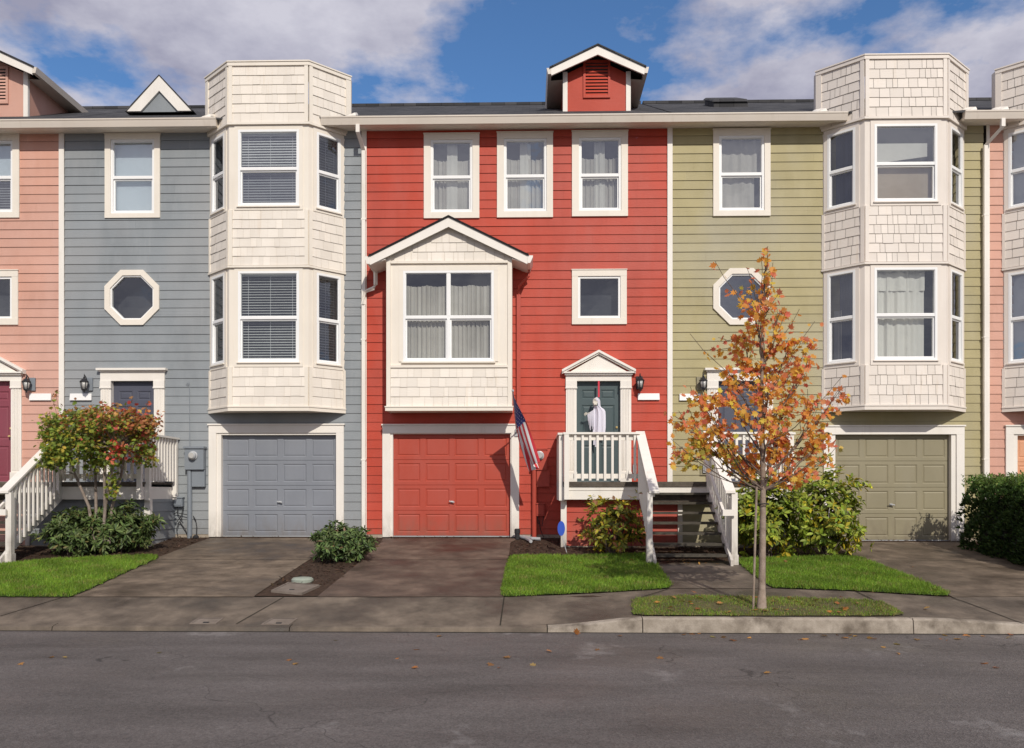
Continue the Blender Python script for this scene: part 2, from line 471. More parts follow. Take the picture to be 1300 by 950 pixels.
def siding(mb, fr, s0, s1, z0, z1, holes=(), e=.185, out=.019, mi=0, base=0.0, ztop=None):
    """lap siding: tilted boards with a lip, cut round the openings"""
    i0 = math.floor((z0 - base) / e)
    k = i0
    while base + k * e < z1:
        zb = base + k * e; zt = zb + e
        lo, hi = max(zb, z0), min(zt, z1)
        zs = sorted({lo, hi, *[h[j] for h in holes for j in (2, 3) if lo < h[j] < hi]})
        r = random.Random(k * 7919 + int(s0 * 100))
        cuts = []; x = s0 - r.uniform(0, 3.6)
        while x < s1: cuts.append(x); x += 3.66
        tones = [r.uniform(.965, 1.03) for _ in cuts]
        dd = lambda z: out - (out - .004) * (z - zb) / e
        jit = r.uniform(-.002, .002)
        for a, b in zip(zs, zs[1:]):
            m = (a + b) / 2
            for p, q in spans(s0, s1, [(h[0], h[1]) for h in holes if h[2] < m < h[3]]):
                for ci, c in enumerate(cuts):
                    pa, qb = max(p, c), min(q, c + 3.659)
                    if qb - pa < 1e-3: continue
                    mb.face([fr.p(pa, a, dd(a) + jit), fr.p(qb, a, dd(a) + jit), fr.p(qb, b, dd(b)), fr.p(pa, b, dd(b))], mi, tones[ci])
                    if abs(a - zb) < 1e-6:
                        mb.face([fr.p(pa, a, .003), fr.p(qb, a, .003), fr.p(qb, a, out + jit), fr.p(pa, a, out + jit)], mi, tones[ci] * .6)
        k += 1

def shingles(mb, fr, s0, s1, z0, z1, e=.19, gap=.006, d=.0, mi=0, mg=1, seed=0, lip=.7):
    """courses of separate shingles over a dark backing"""
    r = random.Random(seed + int(z0 * 1000) + int(s0 * 77))
    mb.fquad(fr, s0, s1, z0, z1, d + .002, mg)
    z = z1
    n = max(1, round((z1 - z0) / e)); e = (z1 - z0) / n
    for k in range(n):
        zb = z0 + k * e; zt = zb + e
        s = s0
        while s < s1 - 1e-4:
            w = r.choice((.10, .14, .18, .22, .26)) + r.uniform(-.015, .015)
            q = min(s1, s + w)
            if s1 - q < .06: q = s1
            o = d + .019 + r.uniform(-.003, .003); drop = r.uniform(-.004, .004)
            if k == 0: drop = 0
            g = gap if q < s1 else 0
            t = r.uniform(.93, 1.05)
            mb.face([fr.p(s, zb + drop, o), fr.p(q - g, zb + drop, o), fr.p(q - g, zt, d + .006), fr.p(s, zt, d + .006)], mi, t)
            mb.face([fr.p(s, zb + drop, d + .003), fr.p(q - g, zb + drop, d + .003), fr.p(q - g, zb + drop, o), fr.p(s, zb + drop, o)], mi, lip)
            s = q

def raised(mb, fr, s0, s1, z0, z1, d, mi=0, b=.022, dep=.014):
    """moulded panel: slopes in, then a raised field"""
    R = [(s0, s1, z0, z1, d), (s0 + b, s1 - b, z0 + b, z1 - b, d - dep), (s0 + 2 * b, s1 - 2 * b, z0 + 2 * b, z1 - 2 * b, d - dep * .25)]
    def ring(A, B):
        a = [(A[0], A[2]), (A[1], A[2]), (A[1], A[3]), (A[0], A[3])]; c = [(B[0], B[2]), (B[1], B[2]), (B[1], B[3]), (B[0], B[3])]
        for i in range(4):
            j = (i + 1) % 4
            mb.face([fr.p(*a[i], A[4]), fr.p(*a[j], A[4]), fr.p(*c[j], B[4]), fr.p(*c[i], B[4])], mi)
    ring(R[0], R[1]); ring(R[1], R[2])
    mb.fquad(fr, R[2][0], R[2][1], R[2][2], R[2][3], R[2][4], mi)

# ------------------------------------------------------------------ windows
def hung_sash(mb, fr, s0, s1, z0, z1, kind, mull=False, setback=0.0):
    o = -setback
    mb.rectframe(fr, s0, s1, z0, z1, .045, -.08 + o, .02 + o)
    zm = z0 + (z1 - z0) * .485
    a0, a1, b0, b1 = s0 + .045, s1 - .045, z0 + .045, z1 - .045
    if kind != 'fixed':
        mb.fbox(fr, a0, a1, zm - .022, zm + .03, -.06 + o, .012 + o)
        halves = [(a0, a1)] if not mull else [(a0, (a0 + a1) / 2 - .03), ((a0 + a1) / 2 + .03, a1)]
        if mull:
            mb.fbox(fr, (a0 + a1) / 2 - .03, (a0 + a1) / 2 + .03, b0, zm - .022, -.06 + o, .014 + o)
            mb.fbox(fr, (a0 + a1) / 2 - .03, (a0 + a1) / 2 + .03, zm + .03, b1, -.06 + o, .014 + o)
        for h0, h1 in halves:
            mb.rectframe(fr, h0, h1, b0, zm - .022, .03, -.07 + o, -.018 + o)
            mb.rectframe(fr, h0, h1, zm + .03, b1, .012, -.05 + o, .004 + o)
    return zm, a0, a1, b0, b1

def curtain(mb, fr, s0, s1, z0, z1, d, amp=.022, per=.10, seed=0, scallop=0.0):
    r = random.Random(seed)
    ph = r.uniform(0, 6); n = max(8, int((s1 - s0) / .010))
    pts = []
    for i in range(n + 1):
        s = s0 + (s1 - s0) * i / n
        w = (math.sin(2 * math.pi * s / per + ph + 2.2 * math.sin(s * 7 + ph)) * .8 + math.sin(s * 2 * math.pi / per * 1.7 + ph * 2 + 2 * math.sin(s * 4.1)) * .5) * amp * (.75 + .45 * math.sin(s * 5.3 + ph))
        top = z1 - scallop * abs(math.sin(math.pi * (s - s0) / max(.01, (s1 - s0)) * 2.0))
        pts.append((s, d + w, top))
    for a, b in zip(pts, pts[1:]):
        mb.face([fr.p(a[0], z0, a[1]), fr.p(b[0], z0, b[1]), fr.p(b[0], b[2], b[1]), fr.p(a[0], a[2], a[1])])

def blinds(mb, fr, s0, s1, z0, z1, d, pitch=.054, w=.048, tilt=35):
    k = 0; z = z1 - .03
    mb.fbox(fr, s0, s1, z1 - .03, z1, d - .03, d + .02)
    ca, sa = math.cos(math.radians(tilt)) * w / 2, math.sin(math.radians(tilt)) * w / 2
    while z > z0 + .03:
        z -= pitch
        mb.face([fr.p(s0, z - sa, d + ca), fr.p(s1, z - sa, d + ca), fr.p(s1, z + sa, d - ca), fr.p(s0, z + sa, d - ca)])
    for t in (.12, .5, .88):
        s = lerp(s0, s1, t); mb.fbox(fr, s - .003, s + .003, z, z1, d + .021, d + .024)

def window(host, fr, box, kind='hung', glass='glass', covers=(), mull=False, room='interior', depth=.34, seed=0, setback=0.0, oct_=None):
    """sash, panes, what hangs behind them and the dark room, all under host"""
    s0, s1, z0, z1 = box
    sb = MB(); pb = MB()
    if oct_:
        outer, inner = oct_
        sb.fring(fr, outer, inner, -.06, .02)
        pb.face([fr.p(a, z, -.02) for a, z in inner])
        a0, a1, b0, b1 = s0, s1, z0, z1
    else:
        zm, a0, a1, b0, b1 = hung_sash(sb, fr, s0, s1, z0, z1, kind, mull, setback)
        if kind == 'fixed': pb.fquad(fr, a0, a1, b0, b1, -.012)
        else:
            pb.fquad(fr, a0, a1, zm, b1, -.014 - setback); pb.fquad(fr, a0, a1, b0, zm, -.04 - setback)
    sb.build('sash', M['vinyl'], host); pb.build('glass_pane', M[glass], host)
    q = MB(); m = .05
    q.fquad(fr, s0 - m, s1 + m, z0 - m, z1 + m, -depth)
    for (p0, p1) in (((s0 - m, z0 - m), (s0 - m, z1 + m)), ((s1 + m, z1 + m), (s1 + m, z0 - m)), ((s0 - m, z1 + m), (s1 + m, z1 + m)), ((s1 + m, z0 - m), (s0 - m, z0 - m))):
        q.face([fr.p(*p0, -.085), fr.p(*p0, -depth), fr.p(*p1, -depth), fr.p(*p1, -.085)])
    q.build('room_interior', M[room], host)
    W, H = a1 - a0, b1 - b0
    for i, c in enumerate(covers):
        cb = MB()
        u0, u1, v0, v1 = c[2]
        args = (cb, fr, a0 + W * u0 - (.02 if u0 == 0 else 0), a0 + W * u1 + (.02 if u1 == 1 else 0), b0 + H * v0 - (.02 if v0 == 0 else 0), b0 + H * v1 + (.01 if v1 == 1 else 0))
        if c[0] == 'blind':
            blinds(*args, -.14, tilt=c[3]); cb.build('blind', M[c[1]], host)
        elif c[0] == 'shade':
            cb.fquad(fr, *args[2:], -.13 - .012 * i); cb.build('window_shade', M[c[1]], host)
        elif c[0] == 'valance':
            x0, x1, y0, y1 = args[2:]; cb.fprism(fr, [(x0, y0), (x1, y0 + (y1 - y0) * .35), (x1, y1), (x0, y1)], -.14, -.12); cb.build('valance', M[c[1]], host)
        else:
            curtain(*args, -.16 + .02 * i, seed=seed + i, per=c[3] if len(c) > 3 else .1, scallop=c[4] if len(c) > 4 else 0); cb.build('curtain', M[c[1]], host, smooth=True)

def pxbox(b, Y=0.0):
    x0, x1, y0, y1 = b
    X0, Z0 = at(x0, y1, Y); X1, Z1 = at(x1, y0, Y)
    return X0, X1, Z0, Z1

def octagon(cx, cz, r):
    """regular octagon with flat sides, r = half its width"""
    k = r * math.tan(math.pi / 8)
    return [(cx - k, cz - r), (cx + k, cz - r), (cx + r, cz - k), (cx + r, cz + k), (cx + k, cz + r), (cx - k, cz + r), (cx - r, cz + k), (cx - r, cz - k)]

# ------------------------------------------------------------------ common heights
EAVE_Z = 9.40; EAVE_Y = -.40; SLOPE = .505; RIDGE_Y = 4.6
RIDGE_Z = EAVE_Z + SLOPE * (RIDGE_Y - EAVE_Y)
DOOR_Z = 1.94
def roof_z(y): return EAVE_Z + SLOPE * (y - EAVE_Y)

BAYD = .575
def zat(py, px=342): return at(px, py, -BAYD)[1]
ZB = dict(top=zat(80), cap=zat(84.5), ledge1=zat(157.5), w1t=zat(165), w1b=zat(262), s1t=zat(267), s1b=zat(337), ledge2=zat(339), w2t=zat(344.5), w2b=zat(460), s2t=zat(466), s2b=zat(515.5), bot=zat(522))

def bay(house, wl, wr, paint_, shing, covers, seed, gap):
    xl, xr = at(wl, 400)[0], at(wr, 400)[0]
    a = .615 if xr - xl < 2.9 else .645
    P = [(xl, 0), (xl + a, -BAYD), (xr - a, -BAYD), (xr, 0)]
    frs = [Fr(*P[0], P[1][0] - P[0][0], P[1][1] - P[0][1]), Fr(*P[1], 1, 0), Fr(*P[2], P[3][0] - P[2][0], P[3][1] - P[2][1])]
    Ls = [math.hypot(a, BAYD), P[2][0] - P[1][0], math.hypot(a, BAYD)]
    def off(o, ext=0.0):
        n = [f.n for f in frs]; u = [f.u for f in frs]
        pts = [(P[0][0] + n[0][0] * o - u[0][0] * ext, P[0][1] + n[0][1] * o - u[0][1] * ext)]
        for i in (1, 2):
            k = 1 + n[i - 1][0] * n[i][0] + n[i - 1][1] * n[i][1]
            pts.append((P[i][0] + (n[i - 1][0] + n[i][0]) / k * o, P[i][1] + (n[i - 1][1] + n[i][1]) / k * o))
        pts.append((P[3][0] + n[2][0] * o + u[2][0] * ext, P[3][1] + n[2][1] * o + u[2][1] * ext))
        return pts
    b = MB()
    def belt(z0, z1, o0, o1, ext=0.0, mb=b):
        A, B = off(o0, ext), off(o1, ext)
        for i in range(3):
            mb.hexa([(*B[i], z0), (*B[i + 1], z0), (*A[i + 1], z0), (*A[i], z0), (*B[i], z1), (*B[i + 1], z1), (*A[i + 1], z1), (*A[i], z1)])
    shs = [MB(), MB(), MB()]
    wide = (Ls[1] - 1.245) / 2
    for i, (fr, ln) in enumerate(zip(frs, Ls)):
        if i == 1: w0, w1 = wide, ln - wide
        elif i == 0: w0, w1 = ln * .13, ln * .79
        else: w0, w1 = ln * .21, ln * .87
        holes = [(w0, w1, ZB['w1b'], ZB['w1t']), (w0, w1, ZB['w2b'], ZB['w2t'])]
        panel(b, fr, 0, ln, ZB['bot'], ZB['ledge1'], holes)
        cb0 = .075 if i else .055; cb1 = .075 if i < 2 else .055
        e0 = 0 if i else -.12; e1 = ln if i < 2 else ln + .12
        panel(b, fr, e0, e1, ZB['ledge1'], ZB['top'], [], .012)
        # corner boards
        for (q0, q1) in ((0, cb0), (ln - cb1, ln)):
            b.fbox(fr, q0 + .001, q1 - .001, ZB['bot'] + .06, ZB['s2t'], .001, .030)
            b.fbox(fr, q0 + .001, q1 - .001, ZB['s1b'], ZB['s1t'], .001, .030)
        for (q0, q1) in ((e0 + .001, e0 + cb0 + (0 if i else .06)), (e1 - cb1 - (0 if i < 2 else .06), e1 - .001)):
            b.fbox(fr, q0, q1, ZB['ledge1'] + .03, ZB['cap'], .013, .042)
        # flat trim round the windows
        for zt, zb in ((ZB['w1t'], ZB['w1b']), (ZB['w2t'], ZB['w2b'])):
            top = ZB['ledge1'] if zt == ZB['w1t'] else ZB['ledge2']
            low = ZB['s1t'] if zt == ZB['w1t'] else ZB['s2t']
            b.fbox(fr, w0 - .075, w1 + .075, zt, top - .03, .001, .016)
            b.fbox(fr, w0 - .075, w1 + .075, low, zb, .001, .020)
            b.fbox(fr, w0 - .075, w0, zb, zt, .001, .016); b.fbox(fr, w1, w1 + .075, zb, zt, .001, .016)
            b.fbox(fr, w0 - .02, w1 + .02, zb - .025, zb - .001, .021, .05)
        for sh, z0, z1 in ((shs[0], ZB['s2b'], ZB['s2t']), (shs[1], ZB['s1b'], ZB['s1t'])):
            shingles(sh, fr, cb0, ln - cb1, z0, z1, .185, gap, 0, seed=seed + i)
        shingles(shs[2], fr, e0 + cb0 + (0 if i else .06), e1 - cb1 - (0 if i < 2 else .06), ZB['ledge1'] + .03, ZB['cap'], .185, gap, .012, seed=seed + i + 5)
    belt(ZB['ledge1'] - .025, ZB['ledge1'] + .02, .001, .055)
    belt(ZB['ledge2'] - .02, ZB['ledge2'] + .02, .001, .045)
    belt(ZB['s2b'] - .03, ZB['s2b'] - .001, .001, .048)
    belt(ZB['bot'], ZB['s2b'] - .033, .002, .034)
    belt(ZB['cap'], ZB['top'], .0, .05, .12); belt(ZB['top'], ZB['top'] + .025, -.1, .065, .13)
    A = off(.0); b.face([(*p, ZB['bot'] + .012) for p in reversed(A)])
    A = off(.012, .12); b.face([(*p, ZB['top'] - .01) for p in A] + [(A[3][0], .22, ZB['top'] - .01), (A[0][0], .22, ZB['top'] - .01)])
    for q in (A[0], A[3]):
        b.face([(q[0], q[1], ZB['ledge1']), (q[0], .22, ZB['ledge1']), (q[0], .22, ZB['top']), (q[0], q[1], ZB['top'])])
    o = b.build('bay_window', M[paint_], house)
    for sh in shs: sh.build('shingle_siding', [M[shing], M['shingle_gap' if gap > .005 else 'shingle_joint']], o)
    for i, (fr, ln) in enumerate(zip(frs, Ls)):
        if i == 1: w0, w1 = wide, ln - wide
        elif i == 0: w0, w1 = ln * .13, ln * .79
        else: w0, w1 = ln * .21, ln * .87
        for lv, (zb, zt) in enumerate(((ZB['w1b'], ZB['w1t']), (ZB['w2b'], ZB['w2t']))):
            c = covers[(i, lv)]
            window(o, fr, (w0 + .001, w1 - .001, zb + .001, zt - .001), covers=c[0], glass=c[1], room=c[2], depth=.30 if i == 1 else .24, seed=seed + i * 3 + lv)
    return xl, xr

def garage(house, x0, x1, y0, y1, tx0, tx1, ty, door_mat, low_py, trim='white'):
    """x0..y1: door opening in photo pixels; tx, ty: outer edge of its trim"""
    s0, s1, z0, z1 = pxbox((x0, x1, y0, low_py)); t0 = at(tx0, 600)[0]; t1 = at(tx1, 600)[0]; tz = at((tx0 + tx1) / 2, ty)[1]
    t = MB(); w = .16
    t.fbox(WALL, t0, t0 + w, z0, tz - w, .001, .05); t.fbox(WALL, t1 - w, t1, z0, tz - w, .001, .05); t.fbox(WALL, t0, t1, tz - w, tz, .001, .052)
    t.fbox(WALL, t0 - .02, t1 + .02, tz + .001, tz + .03, .001, .075)
    t.fbox(WALL, t0 + w, s0, z0, z1, -.12, .022); t.fbox(WALL, s1, t1 - w, z0, z1, -.12, .022); t.fbox(WALL, t0 + w, t1 - w, z1, tz - w, -.12, .024)
    t.build('garage_frame', M[trim], house)
    g = MB(); d = -.085
    W = s1 - s0; H = z1 - z0 - .02; zb = z0 + .02; holes = []
    for r in range(4):
        for c in range(4):
            holes.append((s0 + W * c / 4 + .075 - (.02 if c else 0), s0 + W * (c + 1) / 4 - .055 - (.02 if c == 3 else 0), zb + H * r / 4 + .075, zb + H * (r + 1) / 4 - .075))
    for r in range(4):
        za, zc = zb + H * r / 4, zb + H * (r + 1) / 4
        panel(g, WALL, s0, s1, za + .005, zc - .005, [h for h in holes if za < h[2] < zc], d)
        g.face([WALL.p(s0, zc - .005, d), WALL.p(s1, zc - .005, d), WALL.p(s1, zc, d - .012), WALL.p(s0, zc, d - .012)])
        g.face([WALL.p(s0, za, d - .012), WALL.p(s1, za, d - .012), WALL.p(s1, za + .005, d), WALL.p(s0, za + .005, d)])
    for h in holes: raised(g, WALL, *h, d)
    g.fbox(WALL, s0, s1, z0, z0 + .02, d - .02, d + .004, 1)
    o = g.build('garage_door', [M[door_mat], M['steel']], house)
    h = MB(); cx = (s0 + s1) / 2; cz = z0 + H * .345
    h.fbox(WALL, cx - .03, cx + .03, cz - .02, cz + .02, d + .001, d + .012); h.tube([WALL.p(cx, cz, d + .012), WALL.p(cx, cz, d + .055)], .012, 8)
    h.tube([WALL.p(cx - .055, cz + .012, d + .055), WALL.p(cx + .055, cz - .012, d + .055)], .012, 8)
    h.build('door_handle', M['steel'], o)
    return (t0 + w - .005, t1 - w + .005, 0, tz - w + .005)

def doorway(house, cpx, door_mat, pediment, trim='white'):
    cx = at(cpx, 540)[0]; zt = at(cpx, 484)[1]; z0 = DOOR_Z
    t = MB()
    for sg in (-1, 1):
        a, b = sorted((cx + sg * .455, cx + sg * .675))
        t.fbox(WALL, a, b, z0, zt + .0, -.10, .045)
        for k in range(5):
            q = a + .03 + k * (b - a - .06) / 5
            t.fbox(WALL, q + .004, q + (b - a - .06) / 5 - .010, z0 + .26, zt - .17, .046, .058)
        t.fbox(WALL, a - .008, b + .008, z0, z0 + .22, .046, .072)
        t.fbox(WALL, a - .006, b + .006, zt - .13, zt - .002, .046, .066); t.fbox(WALL, a - .012, b + .012, zt - .16, zt - .131, .046, .074)
    if pediment:
        t.fbox(WALL, cx - .68, cx + .68, zt, zt + .115, -.1, .05)
        t.fbox(WALL, cx - .70, cx + .70, zt + .116, zt + .15, 0, .10); t.fbox(WALL, cx - .73, cx + .73, zt + .151, zt + .18, 0, .14)
        ap = zt + .63; b = zt + .181
        t.fprism(WALL, [(cx - .60, b), (cx + .60, b), (cx, ap - .10)], 0, .06)
        for sg in (-1, 1):
            for (w0, w1, dd) in ((.0, .05, .145), (.05, .085, .11)):
                sl = (ap - b) / .75
                p = [(cx + sg * .76, b - w0 + .045), (cx, ap - w0), (cx, ap - w1), (cx + sg * (.76 - .03), b - w1 + .045 + .03 * sl)]
                p[3] = (cx + sg * .76, b - w1 + .045)
                t.fprism(WALL, p if sg < 0 else p[::-1], .0, dd)
    else:
        t.fbox(WALL, cx - .68, cx + .68, zt, zt + .19, -.1, .05)
        t.fbox(WALL, cx - .70, cx + .70, zt + .191, zt + .215, 0, .09); t.fbox(WALL, cx - .735, cx + .735, zt + .216, zt + .26, 0, .13)
    o = t.build('door_surround', M[trim], house)
    d = MB(); dd = -.075; s0, s1 = cx - .455, cx + .455
    holes = []
    for (zb, zz) in ((.12, .78), (.92, 1.62), (1.74, 1.94)):
        for (p, q) in ((.11, .405), (.505, .80)): holes.append((s0 + p, s0 + q, z0 + zb, z0 + zz))
    panel(d, WALL, s0, s1, z0 + .02, zt, holes, dd)
    for h in holes: raised(d, WALL, *h, dd, b=.028, dep=.016)
    o = d.build('front_door', M[door_mat], house)
    k = MB(); kx = s1 - .07
    k.tube([WALL.p(kx, z0 + .98, dd), WALL.p(kx, z0 + .98, dd + .05)], .013, 8); k.lathe(WALL.p(kx, z0 + .955, dd + .06), [(.005, 0), (.028, .012), (.028, .038), (.005, .05)], 10)
    k.build('door_knob', M['brass'], o); k = MB()
    k.lathe(WALL.p(kx, z0 + 1.13, dd + .012), [(.02, 0), (.024, .02), (.02, .04)], 8)
    k.build('deadbolt', M['brass'], o)
    s = MB(); s.fbox(WALL, s0, s1, z0 - .03, z0 + .02, -.12, .10); s.build('door_sill', M['steel'], house)
    return (s0 - .02, s1 + .02, z0 - .03, zt)

def dormer(house, cpx, wall_mat, Y=.9):
    cx = at(cpx, 120, Y)[0]
    sc = (Y + D) / F
    hw = 37 * sc; zb = roof_z(Y) - .1; ze = at(cpx, 93, Y)[1]; zp = at(cpx, 66, Y)[1]
    fr = Fr(0, Y)
    slope = .47
    zw = ze; apex = ze + slope * (hw + .09)
    w = MB()
    w.fprism(fr, [(cx - hw, zb), (cx + hw, zb), (cx + hw, ze), (cx, ze + slope * hw), (cx - hw, ze)], -.05, 0)
    yb = lambda z: (z - EAVE_Z) / SLOPE + EAVE_Y
    for sg in (-1, 1):
        x = cx + sg * (hw + .09)
        w.face([(x, Y, zb), (x, yb(ze) + .2, zb), (x, yb(ze) + .2, ze), (x, Y, ze)])
    o = w.build('dormer', M[wall_mat], house)
    t = MB()
    for sg in (-1, 1):
        a, b = sorted((cx + sg * hw, cx + sg * (hw + .10)))
        t.fbox(fr, a, b, zb, ze + .02, -.04, .03)
    oh = hw + .36; front = .30
    zo = ze - slope * (oh - hw - .09) + .10
    zpk = zo + slope * oh
    # bargeboards
    for sg in (-1, 1):
        p = [(cx + sg * oh, zo - .16), (cx + sg * oh, zo), (cx, zpk), (cx, zpk - .19)]
        t.fprism(fr, p if sg > 0 else p[::-1], front - .04, front)
    t.build('bargeboard', M['white'], o)
    r = MB()
    y0 = Y - front - .03
    for sg in (-1, 1):
        x1 = cx + sg * (oh + .04); z1 = zo - slope * .04 + .035; zk = zpk + .035
        ye, yk = yb(z1) + .25, yb(zk) + .25
        r.hexa([(x1, y0, z1 - .03), (cx, y0, zk - .03), (cx, yk, zk - .03), (x1, ye, z1 - .03), (x1, y0, z1), (cx, y0, zk), (cx, yk, zk), (x1, ye, z1)])
    r.build('dormer_roof', M['roof'], o)
    for sg in (-1, 1):
        g = MB()
        x = cx + sg * oh; a, b = sorted((x, x + sg * .10)); ye = yb(zo) + .1
        p = [(a, zo - .13), (b, zo - .13), (b, zo), (a, zo)]
        if sg > 0: p = [(a, zo - .13), (b - .03, zo - .13), (b, zo), (a, zo)]
        else: p = [(a + .03, zo - .13), (b, zo - .13), (b, zo), (a, zo)]
        i = [(x_, Y - front, z_) for x_, z_ in p]; j = [(x_, ye, z_) for x_, z_ in p]
        g.face(i); g.face(j[::-1])
        for k in range(4): k2 = (k + 1) % 4; g.face([i[k], j[k], j[k2], i[k2]])
        # soffit
        g.face([(cx + sg * (hw + .09), Y, zo - .11), (x, Y, zo - .13), (x, ye, zo - .13), (cx + sg * (hw + .09), ye, zo - .11)])
        g.build('dormer_gutter', M['gutter'], o)
    v = MB(); vw = .245; v0 = zb + .44; v1 = v0 + .72
    v.rectframe(fr, cx - vw - .05, cx + vw + .05, v0 - .05, v1 + .05, .05, .001, .035)
    n = 10
    for k in range(n):
        z = v0 + (v1 - v0) * k / n
        v.face([fr.p(cx - vw, z, .03), fr.p(cx + vw, z, .03), fr.p(cx + vw, z + (v1 - v0) / n * .72, .008), fr.p(cx - vw, z + (v1 - v0) / n * .72, .008)])
    v.fquad(fr, cx - vw, cx + vw, v0, v1, .003, 1)
    v.build('louvre_vent', [M[wall_mat], M['interior']], o)

def house_shell(house, xl, xr, wall_mat, holes, zlow, gutter=(), trims=(), spouts=(), bump=None):
    w = MB(); siding(w, WALL, xl, xr, zlow, 9.30, holes, base=.80)
    w.build('wall', M[wall_mat], house)
    for p, q in spans(xl, xr, [(h[0] - .16, h[1] + .16) for h in holes if h[2] < .5]):
        f = MB(); f.box(p, q, -.004, .10, .3, zlow - .002); f.build('foundation', M['footing'], house)
    r = MB()
    r.hexa([(xl, EAVE_Y - .03, EAVE_Z - .03), (xr, EAVE_Y - .03, EAVE_Z - .03), (xr, RIDGE_Y, RIDGE_Z - .03), (xl, RIDGE_Y, RIDGE_Z - .03),
            (xl, EAVE_Y - .03, EAVE_Z), (xr, EAVE_Y - .03, EAVE_Z), (xr, RIDGE_Y, RIDGE_Z), (xl, RIDGE_Y, RIDGE_Z)])
    r.hexa([(xl, RIDGE_Y + .001, RIDGE_Z - .03), (xr, RIDGE_Y + .001, RIDGE_Z - .03), (xr, 9.6, EAVE_Z - .03), (xl, 9.6, EAVE_Z - .03),
            (xl, RIDGE_Y + .001, RIDGE_Z), (xr, RIDGE_Y + .001, RIDGE_Z), (xr, 9.6, EAVE_Z), (xl, 9.6, EAVE_Z)])
    r.box(xl, xr, RIDGE_Y - .12, RIDGE_Y + .12, RIDGE_Z - .05, RIDGE_Z + .02)
    rr = r.build('roof', M['roof'], house)
    b = MB(); b.face([(xl, 9.2, .3), (xr, 9.2, .3), (xr, 9.2, 9.4), (xl, 9.2, 9.4)]); b.build('rear_wall', M[wall_mat], house)
    for g0, g1 in gutter:
        g = MB(); z0, z1 = 9.235, 9.395
        g.extrude([(-.345, z0), (-.345, z1), (-.475, z1), (-.475, z1 - .025), (-.462, z1 - .04), (-.452, z1 - .08), (-.43, z0)], g0, g1)
        g.build('gutter', M['gutter'], house)
        s = MB(); s.box(g0, g1, -.343, -.002, 9.285, 9.298); s.box(g0, g1, -.343, -.32, 9.24, 9.284); s.build('soffit', M['cream'], house)
    for a, b_ in trims:
        t = MB(); t.fbox(WALL, a, b_, zlow - .03, 9.283, .026, .045); t.build('corner_trim', M['white'], house)
    return rr

def downspout(house, x, top_x, z_low, mat='white', ztop=9.24, kick=True, w=.075):
    d = MB()
    z1 = ztop - .38
    if kick:
        d.hexa([(top_x - w / 2, -.45, ztop - .16), (top_x + w / 2, -.45, ztop - .16), (top_x + w / 2, -.38, ztop - .16), (top_x - w / 2, -.38, ztop - .16),
                (top_x - w / 2, -.45, ztop), (top_x + w / 2, -.45, ztop), (top_x + w / 2, -.38, ztop), (top_x - w / 2, -.38, ztop)])
        d.hexa([(x - w / 2, -.118, z1 - .02), (x + w / 2, -.118, z1 - .02), (x + w / 2, -.048, z1 - .02), (x - w / 2, -.048, z1 - .02),
                (top_x - w / 2, -.449, ztop - .161), (top_x + w / 2, -.449, ztop - .161), (top_x + w / 2, -.381, ztop - .161), (top_x - w / 2, -.381, ztop - .161)])
    d.box(x - w / 2, x + w / 2, -.118, -.048, z_low + .12, z1 - .021 if kick else ztop)
    d.hexa([(x - w / 2 - .02, -.26, z_low - .04), (x + w / 2 - .02, -.26, z_low - .04), (x + w / 2 - .02, -.19, z_low - .05), (x - w / 2 - .02, -.19, z_low - .05),
            (x - w / 2, -.1175, z_low + .119), (x + w / 2, -.1175, z_low + .119), (x + w / 2, -.0485, z_low + .119), (x - w / 2, -.0485, z_low + .119)])
    for z in (2.4, 4.9, 7.4):
        if z_low < z < z1 and kick: d.box(x - w / 2 - .012, x + w / 2 + .012, -.121, -.03, z, z + .03)
    return d.build('downspout', M[mat], house)

def wall_window(house, outer, inner, holes, **kw):
    o = pxbox(outer); i = pxbox(inner)
    t = MB(); S0, S1, Z0, Z1 = o; s0, s1, z0, z1 = i
    t.fbox(WALL, S0, S1, z1, Z1, .001, .046); t.fbox(WALL, S0, S1, Z0, z0, .001, .046)
    t.fbox(WALL, S0 + .001, s0, z0, z1, .001, .043); t.fbox(WALL, s1, S1 - .001, z0, z1, .001, .043)
    t.fbox(WALL, S0 - .01, S1 + .01, Z1 + .001, Z1 + .018, .001, .06)
    w = t.build('window', M['cream'], house)
    holes.append((s0 - .002, s1 + .002, z0 - .002, z1 + .002))
    window(w, WALL, (s0 + .001, s1 - .001, z0 + .001, z1 - .001), **kw)

def oct_window(house, cpx, cpy, hw, hi, holes, **kw):
    cx, cz = at(cpx, cpy); k = (D) / F
    R, r = hw * k, hi * k
    t = MB(); t.fring(WALL, octagon(cx, cz, R), octagon(cx, cz, r), .001, .048); w = t.build('octagonal_window', M['cream'], house)
    r2 = r - .03
    q = r * math.tan(math.pi / 8)
    for f in (.0, .25, .5, .75, 1.0):
        hx = lerp(q, r, f) + .03; hz = lerp(r, q, f) + .03
        holes.append((cx - hx, cx + hx, cz - hz, cz + hz))
    window(w, WALL, (cx - r, cx + r, cz - r, cz + r), oct_=(octagon(cx, cz, r - .001), octagon(cx, cz, r2)), **kw)

# ------------------------------------------------------------------ party lines (measured at the wall)
XB = [at(p, 400)[0] for p in (79.5, 462.8, 850.0, 1250.0)]
X_FAR_L, X_FAR_R = XB[0] - 6.4, XB[3] + 6.4
def X0(px): return at(px, 400)[0]
B_ = (0, 1, 0, 1)
DARK = ((), 'glass', 'interior')

